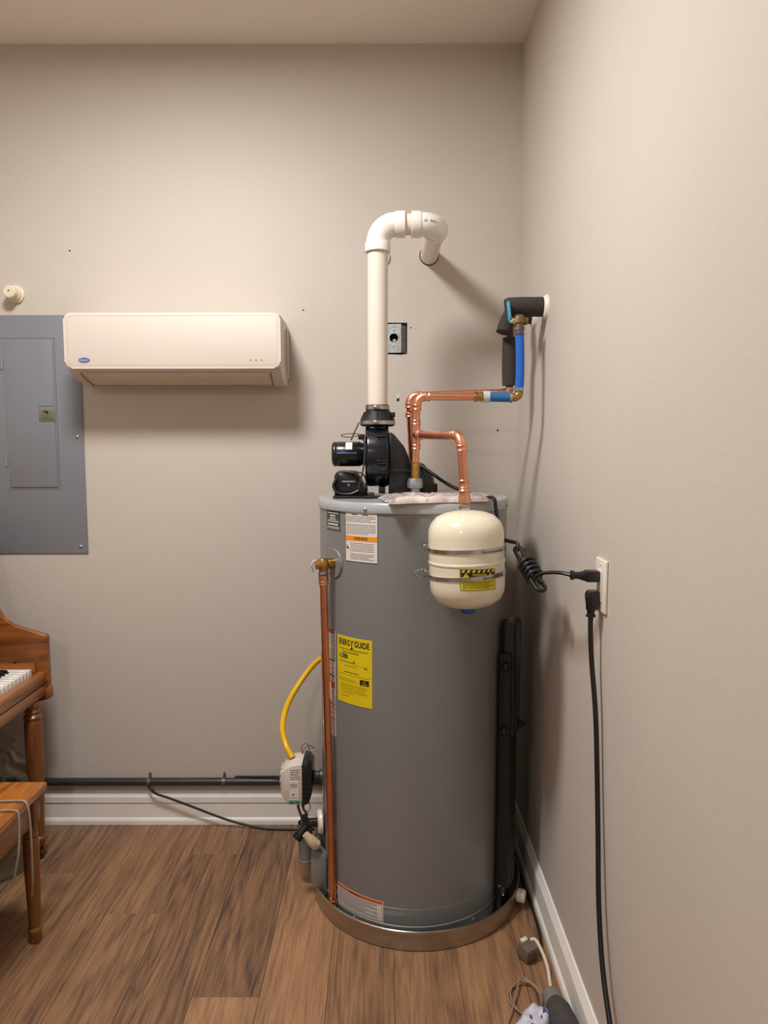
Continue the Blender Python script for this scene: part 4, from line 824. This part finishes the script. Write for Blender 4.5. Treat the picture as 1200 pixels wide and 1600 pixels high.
A = [b.verts.new((x, yat(x), z)) for x, z in outer]; B = [b.verts.new((x, yat(x), z)) for x, z in inn]; Cc = [b.verts.new((x, yat(x) + .004, z)) for x, z in inn]
for k in range(n): k2 = (k + 1) % n; b.faces.new((A[k], A[k2], B[k2], B[k])); b.faces.new((B[k], B[k2], Cc[k2], Cc[k]))
obj('cover_plate', b, GALV, jb)
b = BM(); quad(b, (xb_, yb, 1.718), (.0785, D + .012, 1.718), (.0785, D + .012, 1.810), (xb_, yb, 1.810)); obj('side_plate', b, mat('mottled galvanized side', (150, 142, 146), .5, .55, rgb2=(110, 102, 106), scale=120), jb, smooth=0)
b = BM(); quad(b, (xa, ya, 1.716), (xb_, yb, 1.716), (.0790, D + .012, 1.716), (.06, D + .05, 1.716), (xa, D + .05, 1.716)); quad(b, (xa, ya, 1.814), (xb_, yb, 1.814), (.0790, D + .012, 1.814), (.06, D + .05, 1.814), (xa, D + .05, 1.814)); obj('box', b, GALV, jb, smooth=0)
obj('box_inside', add_box(BM(), (-.015, D + .03, 1.72), (.058, D + .045, 1.81)), DARK, jb)
b = BM(); add_tube(b, [(.040, D + .028, 1.750), (.037, D + .006, 1.760)], .006, 10); obj('wire', b, mat('pinkish wire nut', (200, 140, 110), .4), jb)
for z in (1.792, 1.738, 1.806): obj('screw', add_lathe(BM(), [(.0032, 0), (.0025, .002), (0, .0025)], (.035, yat(.035), z), (0, -1, 0), 10), STEEL, jb)
b = BM(); add_lathe(b, [(.0022, .001), (.0058, .0025), (.0068, 0)], (.050, D, 1.568), (0, -1, 0), 16); an = obj('wall_anchor', b, WHITEP, None, 'small white wall anchor right of the vent pipe above blower', 'anchor')
hm = DARK
for x, z, lab, s_ in ((.050, 1.5535, 'dark screw hole just under the small white wall anchor', .0052), (.402, 1.4465, 'dark screw hole in back wall near the right corner', .0034), (-.279, 1.863, 'tiny screw hole right of and above the air conditioner', .003), (-1.083, 2.065, 'tiny screw hole high on back wall above the air conditioner', .003), (.094, 1.8025, 'tiny screw hole right of the junction box', .0025)):
    obj('screw_hole', add_lathe(BM(), [(0, .0007), (s_ * .7, .0009), (s_, .0004), (s_ * 1.05, 0)], (x, D, z), (0, -1, 0), 12), hm, None, lab, 'hole', 'screw holes in the back wall')

# ------------------------------------------------------------ conduit and cables along the back baseboard
ct = thing('conduit', 'dark pipe running level along the back wall above white baseboard', 'conduit', (-.7, D - .02, .165))
obj('pipe', cyl((-1.75, D - .0165, .165), (.40, D - .0165, .165), .0142, 20), CONDUIT, ct)
for x in (-.864, -.59): 
    b = BM(); add_lathe(b, [(.0146, -.006), (.0156, -.006), (.0156, .006), (.0146, .006)], (x, D - .0165, .165), (1, 0, 0), 20); add_box(b, (x - .004, D - .008, .176), (x + .004, D, .194), .001); obj('clip', b, mat('grey clip', (110, 100, 100), .4, .5), ct)
obj('thin_cable', add_tube(BM(), spline([(-.872, D - .006, .148), (-.858, D - .03, .146), (-.835, D - .034, .128), (-.79, D - .034, .112), (-.70, D - .036, .078), (-.60, D - .040, .040), (-.52, D - .046, .018), (-.44, D - .055, .006), (-.36, D - .058, .0042), (-.27, D - .058, .0042), (-.2, D - .04, .0042)]), .0042, 10), RUB, None, 'thin black cable drooping from the conduit across white baseboard to floor', 'cable')
obj('thin_cable', add_tube(BM(), spline([(-.55, D - .005, .178), (-.47, D - .018, .1835), (-.38, D - .03, .190), (-.30, D - .036, .188), (-.22, D - .036, .185), (-.1, D - .036, .183)]), .0042, 10), RUB, None, 'thin black cable resting on the conduit beside the gas valve', 'cable')

# ------------------------------------------------------------ piano at the left edge
pn = thing('piano', 'honey oak upright piano seen end-on at left edge of photo', 'piano', (-1.45, 1.7, 0))
KY1 = 2.372; cy0, cy1 = 2.395, 2.420
prof = [(-1.142, .541), (-1.142, .748), (-1.147, .757), (-1.245, .785), (-1.270, .795), (-1.292, .815), (-1.312, .845), (-1.33, .90), (-1.345, 1.02), (-1.36, 1.10), (-1.80, 1.10), (-1.80, .52), (-1.2, .52), (-1.150, .533)]
for y0, y1 in ((cy0, cy1), (.99, 1.015)):
    ck = obj('cheek', add_prism(BM(), prof, 'Y', y0, y1, .003), OAK, pn)
    b = BM(); add_box(b, (-1.170, y0 - .003, .536), (-1.1385, y1 + .003, .575), .004); obj('end_block', b, OAK, ck)
obj('key_bed', add_box(BM(), (-1.80, 1.0, .545), (-1.165, cy0, .600), .002), OAKY, pn)
obj('key_slip', add_box(BM(), (-1.178, 1.015, .592), (-1.150, cy0 - .001, .632), .004), OAKY, pn)
obj('lower_rail', add_box(BM(), (-1.175, 1.015, .552), (-1.152, cy0 - .001, .5885), .002), OAKY, pn)
b = BM(); add_box(b, (-1.45, KY1 + .004, .598), (-1.180, cy0 - .001, .664), .004); kb = obj('key_block', b, OAK, pn)
obj('knob', add_lathe(BM(), [(.006, 0), (.0055, .003), (0, .0045)], (-1.248, KY1 + .0125, .664), n=12), BLACK, kb)
obj('upper_case', add_box(BM(), (-1.80, 1.015, .60), (-1.42, cy0, 1.10), .004), OAKY, pn)
obj('lower_case', add_box(BM(), (-1.80, 1.015, .06), (-1.50, cy0, .55), .004), OAKY, pn)
kme = None; bme = None
for k in range(58):
    yk = KY1 - .0235 * (k + 1)
    if yk < 1.02: break
    if kme is None:
        o = obj('white_key', add_box(BM(), (-1.36, yk + .0007, .606), (-1.186, yk + .0235 - .0007, .647), .0015, 1), IVORY, pn); kme = o.data; y00 = yk
    else:
        o = bpy.data.objects.new('white_key', kme); C.objects.link(o); o.parent = pn; o.location = (0, yk - y00, 0)
    if k % 7 not in (0, 3):                       # from C down: B-A, A-G, G-F | E-D, D-C
        pass
for k in range(1, 57):
    yk = KY1 - .0235 * (k + 1)
    if yk < 1.03: break
    if k % 7 in (0, 4): continue
    if bme is None:
        b = BM(); add_prism(b, [(-1.36, .648), (-1.36, .659), (-1.248, .659), (-1.239, .648)], 'Y', yk - .0055, yk + .0055, .0015); o = obj('black_key', b, BLACK, pn); bme = o.data; y01 = yk
    else:
        o = bpy.data.objects.new('black_key', bme); C.objects.link(o); o.parent = pn; o.location = (0, yk - y01, 0)
legp = [(0, .548), (.020, .548), (.024, .542), (.024, .532), (.019, .528), (.021, .522), (.025, .516), (.021, .510), (.0235, .505), (.0285, .500), (.029, .494), (.0245, .489), (.0275, .483), (.0285, .472), (.028, .40), (.0255, .25), (.0205, .10), (.0205, .085), (.025, .080), (.025, .072), (.020, .068), (.020, .055), (0, .055)]
def leg(x, y, par):
    l = obj('leg', add_lathe(BM(), legp, (x, y, 0), n=28), OAKZ, par, 'turned oak leg')
    b = BM(); add_lathe(b, [(.016, .054), (.017, .046), (.010, .042), (.008, .036)], (x, y, 0), n=16)
    for s_ in (-1, 1): add_box(b, (x - .012, y + s_ * .010 - .0015, .012), (x + .010, y + s_ * .010 + .0015, .046), .001)
    add_lathe(b, [(0, -.008), (.014, -.008), (.0175, -.005), (.0175, .005), (.014, .008), (0, .008)], (x, y, .0176), (0, 1, 0), 20); obj('caster', b, BRASSD, l)
leg(-1.171, 2.335, pn); leg(-1.171, 1.07, pn)
# bench
bn = thing('piano_bench', 'honey oak piano bench with turned legs in front of the piano', 'bench', (-1.13, 1.58, 0))
obj('seat_top', add_box(BM(), (-1.31, 1.20, .432), (-.952, 1.962, .452), .004), BENCH, bn)
b = BM(); add_box(b, (-1.29, 1.225, .352), (-.972, 1.94, .432), .002); obj('apron', b, OAKY, bn)
bl_ = [(.021, .352), (.017, .345), (.0185, .338), (.0195, .332), (.0165, .327), (.0195, .322), (.0205, .316), (.017, .311), (.0205, .305), (.0215, .295), (.0205, .20), (.016, .055), (.0145, .045), (.0185, .040), (.0185, .030), (.0165, .026), (.0165, .004), (.014, 0), (0, 0)]
for x in (-.988, -1.27):
    for y in (1.925, 1.24):
        b = BM(); add_lathe(b, bl_, (x, y, 0), n=24); add_box(b, (x - .021, y - .021, .35), (x + .021, y + .021, .434), .002); obj('leg', b, OAKZ, bn, 'turned oak leg')
b = BM(); add_box(b, (-1.14, 1.66, .4522), (-1.09, 1.72, .4535), .0005); obj('hinge_plate', b, BRASSD, bn)
# glass jar under the piano
b = BM(); gx, gy = -1.302, 2.30
out = [(0, .0), (.118, .0), (.13, .012), (.132, .05), (.132, .28), (.126, .315), (.105, .345), (.084, .358), (.078, .368), (.078, .395), (.083, .399), (.083, .410), (.078, .413)]
inn_ = [(.073, .410), (.073, .366), (.082, .352), (.102, .338), (.121, .311), (.127, .28), (.127, .05), (.124, .016), (.114, .008), (0, .008)]
add_lathe(b, out + inn_, (gx, gy, .001), n=48); obj('glass_jar', b, GLASS, None, 'large clear glass jar standing on floor under the piano', 'jar', smooth=60)
# wires on the bench
obj('bench_wire', add_tube(BM(), spline([(-1.32, 1.80, .4555), (-1.22, 1.815, .4555), (-1.12, 1.832, .4555), (-1.04, 1.84, .4555), (-.985, 1.843, .4560), (-.955, 1.84, .4545), (-.944, 1.836, .43), (-.941, 1.835, .37), (-.941, 1.835, .31), (-.945, 1.84, .23), (-.955, 1.85, .18)]), .0032, 8), GREYC, None, 'grey wire draped over bench top and hanging off its edge, farther one', 'wire', 'wires lying on the bench')
obj('bench_wire', add_tube(BM(), spline([(-1.33, 1.76, .4555), (-1.2, 1.77, .4555), (-1.08, 1.782, .4555), (-1.0, 1.79, .456), (-.957, 1.793, .4550), (-.947, 1.790, .44), (-.944, 1.782, .39), (-.946, 1.775, .34), (-.96, 1.77, .27)]), .003, 8), GREYC, None, 'grey wire draped over bench top with short drop, nearer one', 'wire', 'wires lying on the bench')
b = BM(); add_tube(b, spline([(-1.35, 1.86, .4558), (-1.26, 1.90, .456), (-1.18, 1.925, .458), (-1.13, 1.93, .457)]), .003, 8); add_tube(b, [(-1.135, 1.93, .457), (-1.105, 1.932, .457)], .0042, 8); obj('earphone_wire', b, GREYC, None, 'grey wire with pale plug tip at back of the bench', 'wire')

# ------------------------------------------------------------ bits on the floor at right
ad = thing('power_adapter', 'grey brown plug adapter block lying on the floor near right baseboard', 'adapter', (.392, 1.852, 0))
R_ = M.Translation((.391, 1.850, .023)) @ M.Rotation(.55, 4, 'Z') @ M.Rotation(.12, 4, 'X')
def rb(lo, hi, bev): 
    b = BM(); add_box(b, lo, hi, bev); bmesh.ops.transform(b, matrix=R_, verts=b.verts); return b
obj('block', rb((-.022, -.020, -.0195), (.018, .020, .021), .004), ADPT, ad)
obj('face', rb((-.018, -.022, -.015), (.014, -.0195, .015), .001), mat('adapter face', (92, 80, 72), .4), ad)
obj('side_ribs', rb((.018, -.016, -.014), (.027, .014, .018), .002), mat('adapter side', (132, 120, 110), .4), ad)
obj('prong_cover', rb((-.014, .010, .0205), (.006, .022, .028), .002), WHITEP, ad, 'white label on top')
obj('floor_cord', add_tube(BM(), spline([(.400, 1.866, .044), (.413, 1.862, .046), (.424, 1.835, .035), (.432, 1.80, .016), (.430, 1.765, .006), (.425, 1.72, .0055), (.421, 1.68, .0055), (.42, 1.65, .0055)]), .0048, 10), PINKC, None, 'cream cord curving along the floor from adapter to foam roll', 'cord')
obj('dark_cord', add_tube(BM(), spline([(.442, 2.38, .006), (.4405, 2.25, .006), (.444, 2.12, .006), (.4445, 2.0, .006), (.4415, 1.93, .006), (.436, 1.885, .006), (.434, 1.868, .006)]), .0042, 10), RUB, None, 'dark cord on floor between the pan and right baseboard', 'cord')
fr = thing('foam_roll', 'dark grey foam roll with light grey end lying by the right baseboard', 'roll', (.425, 1.6, 0))
obj('wrap', add_tube(BM(), [(.418, 1.650, .032), (.421, 1.625, .035), (.424, 1.59, .034), (.428, 1.50, .0325), (.432, 1.40, .032)], [.024, .030, .0325, .031, .030], 20), FELT, fr)
obj('end', add_tube(BM(), [(.4145, 1.695, .026), (.4150, 1.690, .027), (.4165, 1.665, .029), (.418, 1.645, .031)], [.012, .0205, .024, .0245], 18), FELTL, fr, 'light grey end')
b = BM(); n = 22; Pm = M.Translation((.352, 1.600, 0)) @ M.Rotation(-.62, 4, 'Z'); g2 = []
for s_ in (0, 1):
    g = []
    for j in range(n + 1):
        row = []
        for i in range(n + 1):
            u, v = i / n * 2 - 1, j / n * 2 - 1; e = max(0, (1 - u ** 4) * (1 - v ** 4)) ** .5
            z = .002 + (.040 * e + .010 * mnoise.noise(V((u * 2.6, v * 2.6, 1))) * e if s_ else 0) 
            row.append(b.verts.new(Pm @ V((u * .036 + .004 * mnoise.noise(V((u * 2, v * 3, 7))), v * .066 + .003 * mnoise.noise(V((u * 4, v, 3))), z))))
        g.append(row)
    for j in range(n):
        for i in range(n): b.faces.new((g[j][i], g[j][i + 1], g[j + 1][i + 1], g[j + 1][i]))
    g2.append(g)
for k in range(n):
    for q in ((0, k, 0, k + 1), (n, k, n, k + 1)): b.faces.new((g2[0][q[0]][q[1]], g2[0][q[2]][q[3]], g2[1][q[2]][q[3]], g2[1][q[0]][q[1]]))
    for q in ((k, 0, k + 1, 0), (k, n, k + 1, n)): b.faces.new((g2[0][q[0]][q[1]], g2[0][q[2]][q[3]], g2[1][q[2]][q[3]], g2[1][q[0]][q[1]]))
obj('plastic_packet', b, PACKET, None, 'crumpled white plastic packet with red and blue print on floor', 'packet', smooth=70)
b = BM(); cxx, cyy = .356, 1.695
pts = [V((cxx + (.044 - .002 * k / 10 + .003 * sin(k * .9)) * cos(2 * pi * k / 22 + .3), cyy + (.060 - .004 * sin(k * .5)) * sin(2 * pi * k / 22 + .3), .004 + .009 * (1 + sin(k * .55)) / 2 + .006 * k / 50)) for k in range(50)]
pts += [V((.312, 1.655, .010)), V((.296, 1.62, .006)), V((.285, 1.54, .004)), V((.28, 1.45, .004))]
add_tube(b, pts, .0022, 8); obj('coiled_wire', b, BROWNC, None, 'thin tan wire coiled in loops on floor behind the packet', 'wire')
